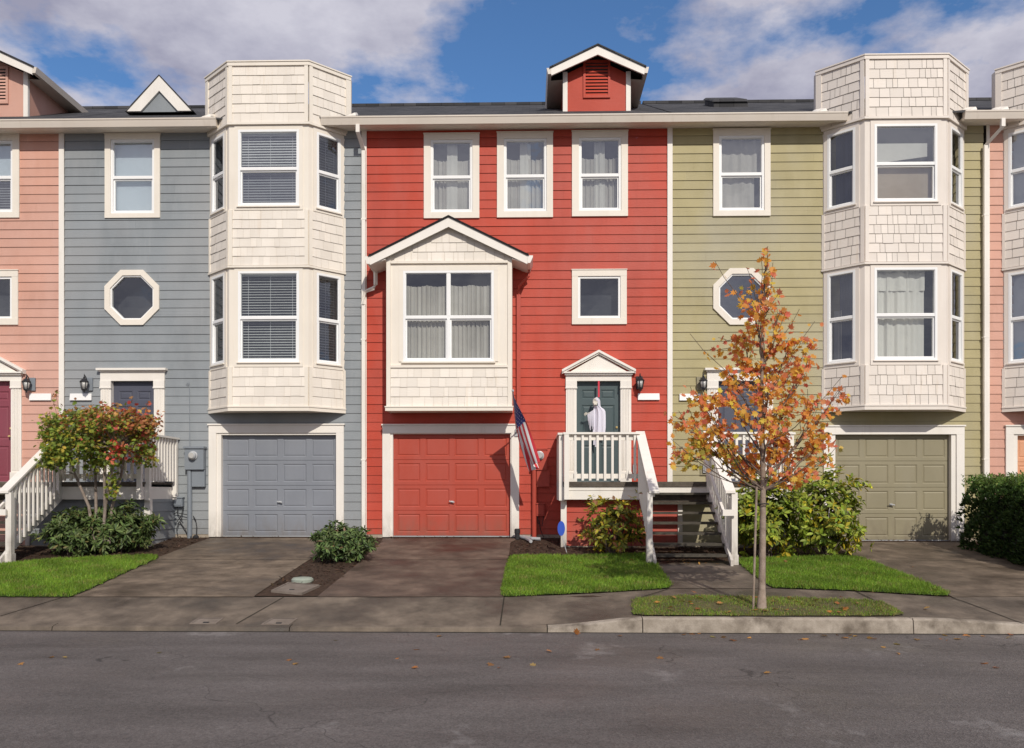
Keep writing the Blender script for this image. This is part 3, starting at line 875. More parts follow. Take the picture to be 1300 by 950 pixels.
def red_layout(house, dx, wall, garage_mat, door_mat, covers3, cover_mid, popout=True, xl=None, xr=None):
    """windows and door of the red plan; dx = shift in photo pixels"""
    holes = []
    tops = [((538.3, 608.7, 170.7, 278), (546.8, 600, 178, 270.5)), ((631, 702, 168.8, 277), (639.6, 694, 176.4, 269.4)), ((726, 797, 167.3, 275.6), (734.8, 788.5, 175, 268.5))]
    for i, (o, n) in enumerate(tops):
        f = lambda b: (b[0] + dx, b[1] + dx, b[2] + (4 if dx else 0), b[3] + (2 if dx else 0))
        wall_window(house, f(o), f(n), holes, covers=covers3[i], glass='glass_high', room='interior_mid', seed=20 + i)
    f = lambda b: (b[0] + dx, b[1] + dx, b[2] + (.8 if dx else 0), b[3] + (.8 if dx else 0))
    wall_window(house, f((726, 795.5, 343.3, 412.3)), f((733.8, 787.6, 351, 404.3)), holes, kind='fixed', covers=cover_mid, glass='glass', seed=31)
    holes.append(doorway(house, 759.7 + dx, door_mat, True))
    return holes

# ---- red house
red = thing('townhouse', 'bright red townhouse with a gabled cream box bay and a red roof dormer', 'house', ((XB[1] + XB[2]) / 2, 0, .8), 'terraced townhouses in a row')
lace = [('curtain', 'curtain', (0, 1, 0, .80), .085, .05), ('curtain', 'curtain_light', (.36, .64, 0, 1), .2)]
holes = red_layout(red, 0, 'red', 'red_door', 'slate_door', [lace, lace, lace], ())
holes.append(garage(red, 499, 648, 551, 0, 486, 659, 540.4, 'red_door', 681.8))
gx0, gx1 = XB[1], XB[2]
house_shell(red, XB[1] + .04, XB[2] - .002, 'red', holes, .86, [(X0(450), gx1)], [(X0(847), X0(853.4)), (X0(459.5) + .0, X0(465.8))])
downspout(red, X0(462.7), X0(459.5), .80)
dormer(red, 757.5, 'red')

# box bay with its own gable
def pop(house):
    d = BAYD
    xl, zb = at(490.7, 522, -d); xr = at(650, 522, -d)[0]
    fr = Fr(xl, -d); W = xr - xl
    zt = at(568, 333, -d)[1]; zeave = at(568, 325, -d)[1]; zap = at(568, 273, -d - .12)[1]
    wx0, wz0 = at(512, 459.5, -d); wx1, wz1 = at(627, 343.5, -d)
    w0, w1 = wx0 - xl, wx1 - xl
    slope = (zap - zeave) / (W / 2 + .33)
    b = MB(); panel(b, fr, 0, W, zb, zeave, [(w0, w1, wz0, wz1)])
    b.face([fr.p(0, zeave), fr.p(W, zeave), fr.p(W / 2, zeave + slope * W / 2)])
    for x in (xl, xr): b.face([(x, -d, zb), (x, 0, zb), (x, 0, zeave + .1), (x, -d, zeave + .1)])
    b.face([(xl, 0, zb + .012), (xr, 0, zb + .012), (xr, -d, zb + .012), (xl, -d, zb + .012)])
    for (q0, q1) in ((.001, .085), (W - .085, W - .001)): b.fbox(fr, q0, q1, zb + .07, zeave, .001, .03)
    b.fbox(fr, .086, W - .086, zt - .03, zt + .02, .001, .045)
    b.fbox(fr, -.02, W + .02, zb, zb + .07, .001, .045); b.fbox(fr, -.03, W + .03, zb + .071, zb + .095, .001, .06)
    zs = at(568, 467, -d)[1]
    b.fbox(fr, .086, W - .086, zs, zs + .05, .001, .035)
    b.fbox(fr, w0 - .03, w1 + .03, wz0 - .03, wz0 - .001, .001, .05)
    for (q0, q1) in ((w0 - .09, w0), (w1, w1 + .09)): b.fbox(fr, q0, q1, wz0, wz1, .001, .018)
    b.fbox(fr, w0 - .09, w1 + .09, wz1, wz1 + .09, .001, .02)
    o = b.build('box_bay', M['cream'], house)
    s = MB(); shingles(s, fr, .087, W - .087, zb + .097, zs - .001, .185, .004, 0, seed=3)
    s.build('shingle_siding', [M['cream_shingle'], M['shingle_joint']], o); s = MB()
    z = zt + .021; k = 0
    while True:
        half = (zeave + slope * W / 2 - z - .185) / slope if z + .185 > zeave - 0 else W / 2 - .09
        half = min(half, W / 2 - .09)
        if half < .12: break
        shingles(s, fr, W / 2 - half, W / 2 + half, z, z + .183, .185, .006, 0, seed=9 + k); z += .185; k += 1
    s.build('shingle_siding', [M['cream_shingle'], M['shingle_joint']], o)
    window(o, fr, (w0 + .001, w1 - .001, wz0 + .001, wz1 - .001), kind='hung', mull=True, glass='glass', room='interior_mid',
           covers=[('curtain', 'curtain', (0, .49, 0, .88), .075, .03), ('curtain', 'curtain', (.51, 1, 0, .88), .08, .03)], seed=5)
    oh = .31; yf = -d - .14
    xc = xl + W / 2
    zo = zeave - slope * oh + .11; hw = W / 2 + oh; zp = zo + slope * hw
    t = MB(); f2 = Fr(xc, yf)
    for sg in (-1, 1):
        p = [(sg * hw, zo - .17), (sg * hw, zo + .0), (0, zp), (0, zp - .19)]
        t.fprism(f2, p if sg > 0 else p[::-1], -.03, .0)
        t.hexa([(xc + sg * hw, yf + .03, zo - .165), (xc + sg * W / 2, yf + .03, zo - .05), (xc + sg * W / 2, 0, zo - .05), (xc + sg * hw, 0, zo - .165),
                (xc + sg * hw, yf + .03, zo - .15), (xc + sg * W / 2, yf + .03, zo - .035), (xc + sg * W / 2, 0, zo - .035), (xc + sg * hw, 0, zo - .15)])
    t.build('bargeboard', M['white'], o)
    r = MB()
    for sg in (-1, 1):
        x1 = xc + sg * (hw + .03); z1 = zo - slope * .03 + .035
        r.hexa([(x1, yf - .03, z1 - .03), (xc, yf - .03, zp + .005), (xc, -.002, zp + .005), (x1, -.002, z1 - .03), (x1, yf - .03, z1), (xc, yf - .03, zp + .037), (xc, -.002, zp + .037), (x1, -.002, z1)])
    r.build('gable_roof', M['roof'], o)
    for sg in (-1, 1):
        g = MB(); x = xc + sg * (hw + .001)
        pr = [(0, -.15), (.055, -.15), (.11, -.03), (.11, 0), (0, 0)]
        A = [(x + sg * a, yf - .01, zo + z) for a, z in pr]; B = [(x + sg * a, -.001, zo + z) for a, z in pr]
        g.face(A); g.face(B[::-1])
        for i in range(5): j = (i + 1) % 5; g.face([A[i], B[i], B[j], A[j]])
        g.build('gutter', M['white'], o)
    # short spout from the gutter across to the party-wall downspout
    s = MB(); xg = xc - hw - .05; xs = X0(462.7)
    zz = zo - .14
    s.tube([(xg + .06, -.16, zz + .02), (xg + .06, -.15, zz - .28), (xg + .01, -.14, zz - .36), (xs + .02, -.13, zz - .43), (xs, -.10, zz - .68)], [.042, .042, .042, .042, .055], 4)
    s.build('downspout', M['white'], o)
    xr_ = X0(658.5); s = MB()
    s.tube([(xc + hw + .04, -.2, zz + .02), (xc + hw + .02, -.18, zz - .12), (xr_ + .01, -.12, zz - .32), (xr_, -.065, zz - .5)], .036, 6)
    s.box(xr_ - .04, xr_ + .04, -.095, -.03, 3.4, zz - .49)
    s.build('downspout', M['red_box'], o)
pop(red)

# ---- salmon house on the near end (the red plan again)
salmon_end = thing('townhouse', 'salmon pink townhouse with a burgundy front door, next to the blue grey house', 'house', ((X_FAR_L + XB[0]) / 2, 0, .8), 'terraced townhouses in a row')
holes = red_layout(salmon_end, -771.3, 'salmon', 'salmon_door', 'burgundy_door', [[('shade', 'blind_white', (0, 1, .3, 1))], [('shade', 'blind', (0, 1, .4, 1))], [('shade', 'blind_white', (0, 1, .47, 1)), ('blind', 'blind_dark', (0, 1, 0, .5), 40)]], ())
holes.append(garage(salmon_end, 499 - 771.3, 648 - 771.3, 551, 0, 486 - 771.3, 659 - 771.3, 540.4, 'salmon_door', 681.8))
house_shell(salmon_end, X_FAR_L, XB[0] - .002, 'salmon', holes, .86, [(X_FAR_L, XB[0])], [(X0(76), X0(82.6))])
dormer(salmon_end, -5.5, 'salmon')

# ---- blue grey house
blue = thing('townhouse', 'blue grey townhouse with a tall cream bay window over a grey garage door', 'house', ((XB[0] + XB[1]) / 2, 0, .8), 'terraced townhouses in a row')
holes = []
wall_window(blue, (134, 204, 171, 277.6), (141.2, 196.8, 177.3, 272), holes, covers=[('shade', 'blind_white', (0, 1, 0, 1))], glass='glass_high', seed=2)
oct_window(blue, 168.4, 378.3, 35.2, 28.2, holes, depth=.4)
holes.append(doorway(blue, 169.3, 'navy_door', False))
holes.append(garage(blue, 281.3, 427.7, 552.3, 0, 265.9, 437, 540.2, 'blue_door', 681.6))
fullb = lambda m, t: [('blind', m, B_, t)]
bc = {(1, 0): ([('blind', 'blind', (0, 1, .5, 1), 50), ('blind', 'blind_dark', (0, 1, 0, .5), 52)], 'glass_high', 'interior'), (1, 1): ([('blind', 'blind', (0, 1, 0, 1), 26)], 'glass', 'interior'),
      (0, 0): (fullb('blind_dark', 30), 'glass', 'interior_mid'), (0, 1): (fullb('curtain_tan', 40), 'glass', 'interior_mid'),
      (2, 0): (fullb('blind', 34), 'glass', 'interior'), (2, 1): (fullb('blind', 30), 'glass', 'interior')}
bx = bay(blue, 266.3, 438, 'cream', 'cream_shingle', bc, 40, .003)
house_shell(blue, XB[0] + .05, XB[1] + .038, 'blue', holes, .86, [(XB[0] + .001, X0(284)), (X0(414), X0(450) - .001)])
# decorative front gable on the roof
def small_gable(house):
    Y = .8; cx, zp = at(202.5, 97, Y); zb = at(202.5, 141.5, Y)[1]; hw = 41.5 * (Y + D) / F
    fr = Fr(cx, Y); m = (zp - zb) / hw
    g = MB(); g.fprism(fr, [(-hw + .2, zb), (hw - .2, zb), (0, zp - .2 * m)], -.06, -.03)
    o = g.build('roof_gable', M['blue'], house)
    t = MB()
    for sg in (-1, 1):
        p = [(sg * (hw - .30), zb), (sg * hw, zb), (0, zp), (0, zp - .30 * m)]
        t.fprism(fr, p if sg > 0 else p[::-1], -.03, .02)
    t.build('bargeboard', M['white'], o)
    r = MB(); yk = (zp - EAVE_Z) / SLOPE + EAVE_Y + .3
    for sg in (-1, 1):
        r.hexa([(cx + sg * (hw + .004), Y - .03, zb), (cx, Y - .03, zp + .002), (cx, yk, zp + .002), (cx + sg * (hw + .004), Y + .6, zb),
                (cx + sg * (hw + .045), Y - .03, zb), (cx, Y - .03, zp + .03), (cx, yk, zp + .03), (cx + sg * (hw + .045), Y + .6, zb)])
    r.build('gable_roof', M['roof'], o)
small_gable(blue)

# ---- olive green house
green = thing('townhouse', 'olive green townhouse with a tall cream bay window behind the orange maple', 'house', ((XB[2] + XB[3]) / 2, 0, .8), 'terraced townhouses in a row')
holes = []
wall_window(green, (905, 977.6, 165.2, 275.2), (912.5, 970, 172.4, 268.3), holes, covers=[('curtain', 'curtain', (0, 1, .5, 1), .3), ('curtain', 'curtain', (0, .86, 0, .5), .35)], glass='glass_high', seed=8)
oct_window(green, 941, 377, 35.6, 28.5, holes, glass='glass_high', depth=.4)
holes.append(doorway(green, 939, 'navy_door', False))
holes.append(garage(green, 1060, 1207, 551.6, 0, 1045, 1223, 541.9, 'green_door', 687))
gc = {(1, 0): ([('valance', 'curtain_light', (0, .92, .52, .80)),  ('shade', 'curtain_tan', (0, 1, 0, .5))], 'glass_high', 'interior_mid'),
      (1, 1): ([('curtain', 'curtain_light', (0, .88, 0, 1), .16), ('curtain', 'curtain_light', (0, .88, .78, 1), .3, .06)], 'glass', 'interior'),
      (0, 0): ([('curtain', 'curtain_blue', B_, .12)], 'glass', 'interior'), (0, 1): ([('curtain', 'curtain_blue', (.3, 1, 0, 1), .1), ('curtain', 'curtain', (.08, .4, 0, .6), .2)], 'glass', 'interior'),
      (2, 0): ([('curtain', 'curtain_brown', (0, .5, 0, 1), .1)], 'glass_high', 'interior'), (2, 1): ([('curtain', 'curtain_tan', (.3, .8, 0, 1), .1), ('curtain', 'curtain_brown', (0, 1, 0, 1), .1)], 'glass', 'interior')}
gx = bay(green, 1043.8, 1224, 'tan', 'tan_shingle', gc, 70, .007)
house_shell(green, XB[2] + .05, XB[3] - .03, 'green', holes, .80, [(gx0 if False else XB[2] + .001, X0(1066)), (X0(1211), XB[3] + .25)], [(X0(1251.2), X0(1255))])
downspout(green, X0(1248.3), X0(1258.5), .75)
k = MB(); kx, kz = at(920, 128, 2.9)
kz = roof_z(2.9)
hs = .40
k.hexa([(kx - hs, 2.3, roof_z(2.3) - .02), (kx + hs, 2.3, roof_z(2.3) - .02), (kx + hs, 3.3, roof_z(3.3) - .02), (kx - hs, 3.3, roof_z(3.3) - .02),
        (kx - hs, 2.3, roof_z(2.3) + .13), (kx + hs, 2.3, roof_z(2.3) + .13), (kx + hs, 3.3, roof_z(3.3) + .13), (kx - hs, 3.3, roof_z(3.3) + .13)])
k.hexa([(kx - hs - .04, 2.25, roof_z(2.25) + .131), (kx + hs + .04, 2.25, roof_z(2.25) + .131), (kx + hs + .04, 3.35, roof_z(3.35) + .131), (kx - hs - .04, 3.35, roof_z(3.35) + .131),
        (kx - hs + .02, 2.32, roof_z(2.32) + .19), (kx + hs - .02, 2.32, roof_z(2.32) + .19), (kx + hs - .02, 3.28, roof_z(3.28) + .19), (kx - hs + .02, 3.28, roof_z(3.28) + .19)])
k.build('skylight', M['roof'], green, bevel=.02)

# ---- salmon house on the far end
salmon_far = thing('townhouse', 'salmon pink townhouse with a cream bay window, behind the clipped hedge', 'house', ((XB[3] + X_FAR_R) / 2, 0, .8), 'terraced townhouses in a row')
holes = []
sc_ = {}
for i in range(3):
    sc_[(i, 0)] = ([('shade', 'blind', (0, 1, 0, 1))], 'glass_high', 'interior'); sc_[(i, 1)] = ([('shade', 'blind', (0, 1, 0, 1))], 'glass_high', 'interior')
holes.append(garage(salmon_far, 1291, 1438, 553, 0, 1275.5, 1454, 541.6, 'salmon_door', 687))
bay(salmon_far, 1272.4, 1455, 'tan', 'tan_shingle', sc_, 90, .007)
house_shell(salmon_far, XB[3] + .09, X_FAR_R, 'salmon', holes, .80, [(XB[3] + .251, X0(1286)), (X0(1443), X_FAR_R)])

# white flashing blobs where gutters and roof meet the bay parapets
def flashing(house, px, py, w=.12):
    x, z = at(px, py, -.30)
    m = MB(); m.hexa([(x - w, -.42, EAVE_Z + .02), (x + w, -.42, EAVE_Z + .02), (x + w, -.15, EAVE_Z + .14), (x - w, -.15, EAVE_Z + .14), (x - w * .5, -.40, EAVE_Z + .04), (x + w * .8, -.40, EAVE_Z + .10), (x + w * .8, -.17, EAVE_Z + .20), (x - w * .6, -.17, EAVE_Z + .17)])
    m.build('roof_flashing', M['white'], house, bevel=.02)
flashing(blue, 263, 144); flashing(blue, 446, 142); flashing(green, 1041, 135); flashing(green, 1231, 136, .1); flashing(salmon_far, 1270, 133)

# ------------------------------------------------------------------ porches
RAILM = M['white']
def rail_run(porch, name, p0, p1, z0=1.99, z1=2.84, posts=()):
    """level railing between two plan points: cap, sub rail, bottom rail and each baluster"""
    fr = Fr(p0[0], p0[1], p1[0] - p0[0], p1[1] - p0[1]); ln = math.hypot(p1[0] - p0[0], p1[1] - p0[1])
    r = MB()
    r.fbox(fr, -.02, ln + .02, z1, z1 + .038, -.07, .07)
    r.fbox(fr, 0, ln, z1 - .11, z1 - .001, -.045, -.005); r.fbox(fr, 0, ln, z0 + .01, z0 + .10, -.045, -.005)
    o = r.build('railing', RAILM, porch)
    n = max(2, round(ln / .136))
    for i in range(n):
        s = (i + .5) * ln / n
        b = MB(); b.fbox(fr, s - .0225, s + .0225, z0 - .03, z1 - .001, -.0045, .040); b.build('baluster', RAILM, o)

def stair_rail(porch, x, side, inner_rail):
    """sloped railing; side = +1 when the stairs lie on its +X side"""
    ya, za, yb, zb = -1.42, 2.875, -3.17, 1.775
    def zl(y, o=0): return lerp(za, zb, (y - ya) / (yb - ya)) + o
    r = MB()
    def slope_box(x0, x1, y0, y1, top, bot, mb=r, f=zl):
        mb.hexa([(x0, y1, f(y1, bot)), (x1, y1, f(y1, bot)), (x1, y0, f(y0, bot)), (x0, y0, f(y0, bot)), (x0, y1, f(y1, top)), (x1, y1, f(y1, top)), (x1, y0, f(y0, top)), (x0, y0, f(y0, top))])
    slope_box(x - .085, x + .085, ya + .05, yb - .02, 0, -.04)
    slope_box(x - .02, x + .02, ya, yb + .06, -.041, -.15)
    o = r.build('stair_railing', RAILM, porch)
    zs = lambda y, o_=0: lerp(1.90, .66, (y + 1.42) / (-3.2 + 1.42)) + o_
    for i in range(11):
        y = -1.56 - i * .137
        b = MB(); xx = x - side * .042
        b.box(xx - .0215, xx + .0215, y - .022, y + .022, zs(y, -.10), zl(y, -.042)); b.build('baluster', RAILM, o)
    s = MB(); g0 = G(x, -3.3)
    s.hexa([(x + side * .0 - .022, -3.30, g0), (x + .022, -3.30, g0), (x + .022, -1.42, zs(-1.42, -.32)), (x - .022, -1.42, zs(-1.42, -.32)),
            (x - .022, -3.30, g0 + .10), (x + .022, -3.30, g0 + .10), (x + .022, -1.42, zs(-1.42)), (x - .022, -1.42, zs(-1.42))])
    s.build('stringer', RAILM, porch)
    p = MB(); px = x - side * .075
    p.box(px - .05, px + .05, -3.17, -3.07, G(x, -3.1) - .05, zb - .04)
    if inner_rail: p.box(px - .062, px + .062, -3.182, -3.058, G(x, -3.1) - .03, G(x, -3.1) + .17)
    p.build('newel_post', RAILM, porch)
    p = MB(); p.box(x - .045, x + .045, -1.51, -1.425, 1.60, 2.83); p.build('newel_post', RAILM, porch)
    if inner_rail:
        h = MB(); xi = x + side * .12
        f = lambda y, o_: zl(y, o_ - .32)
        slope_box(xi - .022, xi + .022, -1.6, -3.2, 0, -.085, h, f)
        h.box(min(xi - .022, px), max(xi + .022, px), -3.245, -3.201, f(-3.2, 0) - .095, f(-3.2, 0) + .01)
        h.build('handrail', RAILM, porch)

def porch(xl, sl, sr, xr, xb, lm, rm, label):
    root = thing('front_porch', label, 'porch', ((sl + sr) / 2, -1.4, .7), 'shared front porches with stairs')
    d = MB(); y = -.001; r = random.Random(4)
    n = 10; w = 1.475 / n
    for i in range(n):
        d.box(xl - .02, xr + .02, -(i + 1) * w + .006, -i * w - .002, 1.895, 1.94 + r.uniform(-.002, .002))
    d.box(xl - .015, xr + .015, -1.465, -1.43, 1.846, 1.894)
    d.build('deck', M['deck'], root)
    f = MB()
    f.box(xl, xr, -1.425, -1.385, 1.60, 1.845); f.box(xl, sl - .05, -1.437, -1.4255, 1.775, 1.844); f.box(sr + .05, xr, -1.437, -1.4255, 1.775, 1.844)
    f.box(sl - .05, sr + .05, -1.437, -1.4255, 1.725, 1.844)
    for x in (xl, xr - .04): f.box(x + .001, x + .039, -1.384, -.01, 1.60, 1.845)
    f.build('rim_board', RAILM, root)
    rs = MB(); rs.box(sl + .03, sr - .03, -1.47, -1.4375, 1.56, 1.72); rs.build('riser', M['deck'], root)
    ys = -1.2
    for a, b, m in ((xl, xb - .045, lm), (xb + .045, xr, rm)):
        w_ = MB(); fr = Fr(a, ys); siding(w_, fr, .0, b - a, .70, 1.599, base=.80 - .185)
        if a == xl: fs = Fr(xl, 0, 0, -1)
        else: fs = Fr(xr, ys, 0, 1)
        siding(w_, fs, 0, 1.2, .70, 1.599, base=.80 - .185)
        w_.build('skirt_wall', M[m], root)
    for x in (xl, xr): c = MB(); c.box(x - .055, x + .055, ys - .075, ys + .04, .68, 1.598); c.build('skirt_trim', RAILM, root)
    c = MB(); c.box(xb - .044, xb + .044, ys - .045, ys + .02, .70, 1.598); c.build('skirt_trim', RAILM, root)
    k = MB()
    k.box(xl - .06, xr + .06, ys - .03, ys + .1, .3, .699); k.box(xl - .03, xl + .06, ys + .101, 0, .3, .72); k.box(xr - .06, xr + .03, ys + .101, 0, .3, .72)
    k.build('footing', M['footing'], root)
    for a, b, e in ((xl, sl - .045, -1), (sr + .045, xr, 1)):
        rail_run(root, 'railing', (a, -1.465), (b, -1.465))
    for x, e in ((xl, -1), (xr, 1)):
        p = MB(); a, b = (x, x + .09) if e < 0 else (x - .09, x)
        p.box(a, b, -1.53, -1.439, 1.60, 2.839); p.build('post', RAILM, root)
        p = MB(); a, b = (x - .095, x - .003) if e < 0 else (x + .003, x + .095)
        p.box(a, b, -1.385, -1.295, 1.58, 2.839); p.build('post', RAILM, root)
        p = MB(); p.box(a, b, -.14, -.05, 1.58, 2.839); p.build('post', RAILM, root)
        if e < 0: rail_run(root, 'railing', (x - .048, -.05), (x - .048, -1.39))
        else: rail_run(root, 'railing', (x + .048, -1.39), (x + .048, -.05))
    stair_rail(root, sl, 1, False); stair_rail(root, sr, -1, True)
    for i in range(7):
        t = MB(); z = 1.732 - .176 * i; y = -1.62 - .25 * i
        t.box(sl + .028, sr - .028, y, y + .135, z - .042, z); t.box(sl + .028, sr - .028, y + .142, y + .275, z - .042, z - .001)
        t.build('tread', M['tread'], root)
    return root

XP = lambda p, y=-1.4: at(p, 600, y)[0]
porch_mid = porch(XP(716), XP(813), XP(899), XP(1002), XB[2], 'red', 'green', 'white railed porch and stairs shared by the red and olive houses')
porch_end = porch(XP(-112), XP(-8), XP(77.5), XP(183), XB[0], 'salmon', 'blue', 'white railed porch and stairs shared by the salmon and blue grey houses')

# ------------------------------------------------------------------ wall fixtures
def lantern(px, py0, py1, label, block):
    x, z1 = at(px, py0); z0 = at(px, py1)[1]; H = z1 - z0
    t = thing('wall_lantern', label, 'lantern', (x, -.03, (z0 + z1) / 2), 'carriage lanterns beside the front doors')
    c = (x, -.16, z0)
    b = MB(); b.box(x - .065 + block, x + .065 + block, -.05, -.02, z0 + .06, z0 + .33); b.build('mounting_block', M['black_metal'] if not block else M[('blue' if px < 300 else 'green') + '_box'] if ('blue' if px < 300 else 'green') + '_box' in M else M['green_door'], t)
    b = MB()
    b.lathe(c, [(.012, 0), (.018, .03), (.05, .05), (.062, .075), (.055, .09)], 8)
    b.lathe(c, [(.088, .225), (.092, .235), (.062, .265), (.035, .295), (.018, .305), (.022, .32), (.010, .335), (.006, H)], 8)
    for k in range(6):
        w = 2 * math.pi * k / 6 + .26; a = .056; e = .082
        b.tube([(c[0] + a * math.cos(w), c[1] + a * math.sin(w), c[2] + .08), (c[0] + e * math.cos(w), c[1] + e * math.sin(w), c[2] + .23)], .007, 4)
    b.tube([(x, -.03, z0 + .24), (x, -.09, z0 + .33), (x, -.14, z0 + .37), (x, -.16, z0 + .33)], .011, 6)
    b.build('cage', M['black_metal'], t)
    g = MB(); g.lathe(c, [(.047, .085), (.072, .228)], 12); g.build('lamp_glass', M['lamp_glass'], t, smooth=True)
lantern(39.3, 476, 500, 'black carriage lantern on salmon siding by the burgundy door', .05)
lantern(112, 476, 500, 'black carriage lantern on blue grey siding', .05)
lantern(811.5, 476.5, 498.5, 'black carriage lantern on red siding by the dark green door', 0)
lantern(891, 477.5, 499, 'black carriage lantern on olive green siding', -.05)

def plaque(b, label):
    x0, x1, z0, z1 = pxbox(b)
    m = MB(); m.hexa([(x0, -.062, z0), (x1, -.062, z0), (x1, -.02, z0), (x0, -.02, z0), (x0 + .004, -.045, z1), (x1 - .004, -.045, z1), (x1 - .004, -.02, z1), (x0 + .004, -.02, z1)])
    tag(m.build('wall_plaque', M['plaque'], bevel=.004), label, 'plaque', 'white plaques below the lanterns')
plaque((38.8, 66.3, 500, 508.8), 'blank white rectangular plaque under the lantern on salmon siding')
plaque((90, 117.5, 500, 508.8), 'blank white rectangular plaque under the lantern on blue grey siding')
plaque((809.5, 837, 499.9, 508.3), 'blank white rectangular plaque under the lantern on red siding')
plaque((862, 889, 500.3, 509), 'blank white rectangular plaque under the lantern on olive siding')

def outlet(b, label, mat):
    x0, x1, z0, z1 = pxbox(b)
    t = thing('outdoor_outlet', label, 'outlet', (x0, -.02, z0))
    m = MB(); m.rectframe(WALL, x0, x1, z0, z1, .022, .005, .04); m.fquad(WALL, x0 + .02, x1 - .02, z0 + .02, z1 - .02, .028); m.build('cover_plate', M[mat], t)
    m = MB(); c = (x0 + x1) / 2; m.fbox(WALL, c - .035, c + .035, z0 + .05, z1 - .04, .03, .07); m.tube([WALL.p(c, z0 + .09, .07), WALL.p(c, z1 - .07, .085)], .02, 6); m.build('socket_box', M['steel'], t)
outlet((888.5, 899.5, 588, 603.5), 'small grey outlet box in an olive cover beside the porch door', 'green_door')
outlet((800.5, 810, 588, 603.5), 'small grey outlet box low on the red wall behind the railing', 'red_box')

def pbox(b, d0, d1): x0, x1, z0, z1 = pxbox(b); return (x0, x1, z0, z1, d0, d1)
def meter(dx, mat, label, cap):
    t = thing('electric_meter', label, 'meter', (X0(249 + dx), -.03, .9), 'electric meters beside the garage doors')
    m = MB()
    f = lambda *b: (b[0] + dx, b[1] + dx, b[2], b[3])
    if cap: m.fbox(WALL, *pbox(f(238.2, 262, 570, 596.5), .02, .16)); m.fbox(WALL, *pbox(f(237, 263, 567.5, 570), .02, .19))
    else: m.fbox(WALL, *pbox(f(238.2, 258.5, 571, 597), .02, .13)); m.fbox(WALL, *pbox(f(236.5, 259.5, 570, 571.5), .02, .15))
    m.fbox(WALL, *pbox(f(246, 262, 597, 618), .02, .10))
    m.build('meter_cabinet', M[mat], t)
    c = MB(); x = X0(242.6 + dx)
    c.tube([(x, -.08, at(242, 597)[1]), (x, -.08, .70)], .048, 10); c.build('conduit', M[mat], t)
    if not cap: pass
    x, z = at(249.3 + dx, 579)
    r = MB(); n = 18
    d0 = .16 if cap else .13
    prof = [(.095, d0), (.095, d0 + .03), (.078, d0 + .035), (.078, d0 + .09), (.055, d0 + .115)]
    for (ra, da), (rb, db) in zip(prof, prof[1:]):
        for k in range(n):
            w0, w1 = 2 * math.pi * k / n, 2 * math.pi * (k + 1) / n
            r.face([WALL.p(x + ra * math.cos(w0), z + ra * math.sin(w0), da), WALL.p(x + ra * math.cos(w1), z + ra * math.sin(w1), da), WALL.p(x + rb * math.cos(w1), z + rb * math.sin(w1), db), WALL.p(x + rb * math.cos(w0), z + rb * math.sin(w0), db)])
    r.face([WALL.p(x + .055 * math.cos(2 * math.pi * k / n), z + .055 * math.sin(2 * math.pi * k / n), d0 + .115) for k in range(n)], 1)
    r.build('meter_dial', [M['steel'], M['lamp_glass']], t)
    return t
meter(0, 'blue_box', 'grey painted electric meter cabinet beside the grey garage', True)
meter(435.5, 'red_box', 'red painted electric meter cabinet behind the hanging flag', False)

def cable_box(b, d, mat, label, cables):
    x0, x1, z0, z1, _, _ = pbox(b, 0, 0)
    t = thing('utility_box', label, 'utility box', ((x0 + x1) / 2, -.03, z0))
    m = MB(); m.fbox(WALL, x0, x1, z0, z1, .02, d); m.fbox(WALL, x0 - .012, x1 + .012, z1 + .001, z1 + .02, .02, d + .02)
    m.fbox(WALL, x0 + .02, x1 - .02, z0 + .03, z1 - .03, d + .001, d + .012)
    m.build('enclosure', M[mat], t)
    c = MB()
    for pts in cables: c.tube([(*[at(p[0], p[1], -.07 - .02 * (i % 3))[0]], -.07 - .02 * (i % 3), at(p[0], p[1], -.07)[1]) for i, p in enumerate(pts)], .009, 5)
    c.build('cable', M['dark'], t)
cable_box((205, 217, 634, 650), .16, 'blue_box', 'grey utility box with dark cables, nearest the blue porch', [[(207, 650), (208, 658), (212, 664), (216, 660), (217, 650)], [(210, 650), (213, 668), (215, 652)], [(217, 655), (224, 651), (240, 654)], [(214, 665), (213, 672), (214, 680)]])
cable_box((223.5, 234.5, 632.5, 643), .12, 'blue_box', 'small grey utility box with loose cables beside the meter conduit', [[(226, 643), (225, 652), (232, 660), (229, 664), (225, 662), (230, 655), (233, 643)], [(228, 662), (235, 672), (238, 678)], [(227, 664), (224, 672), (226, 681)]])
cable_box((681, 691, 640, 655), .12, 'red_box', 'red painted utility box low on the red wall by the porch', [[(682, 655), (683, 664), (688, 668), (690, 655)], [(684, 660), (686, 672), (690, 682)]])
# cable and float valve by the conduit on the blue wall
w = MB(); w.tube([(X0(247), -.07, at(247, 655)[1]), (X0(250), -.07, at(250, 660)[1]), (X0(251.5), -.07, at(251, 668)[1]), (X0(252), -.12, at(252, 682)[1])], .010, 5); w.lathe((X0(252), -.14, .72), [(.05, 0), (.06, .03), (.06, .1), (.03, .13)], 10)
tag(w.build('hose_valve', M['dark']), 'black pipe with a round valve at the foot of the grey conduit', 'valve')
w = MB(); xs, zt = at(240, 487); w.tube([(xs - .02, -.045, zt + .02), (xs - .03, -.06, zt - .02), (xs, -.05, zt - .04), (xs + .02, -.045, zt + .02), (X0(241.5), -.04, zt - .1), (X0(242), -.04, at(242, 566)[1])], .007, 5)
tag(w.build('service_cable', M['blue_box']), 'thin grey cable with a loop running down the blue wall to the meter', 'cable')
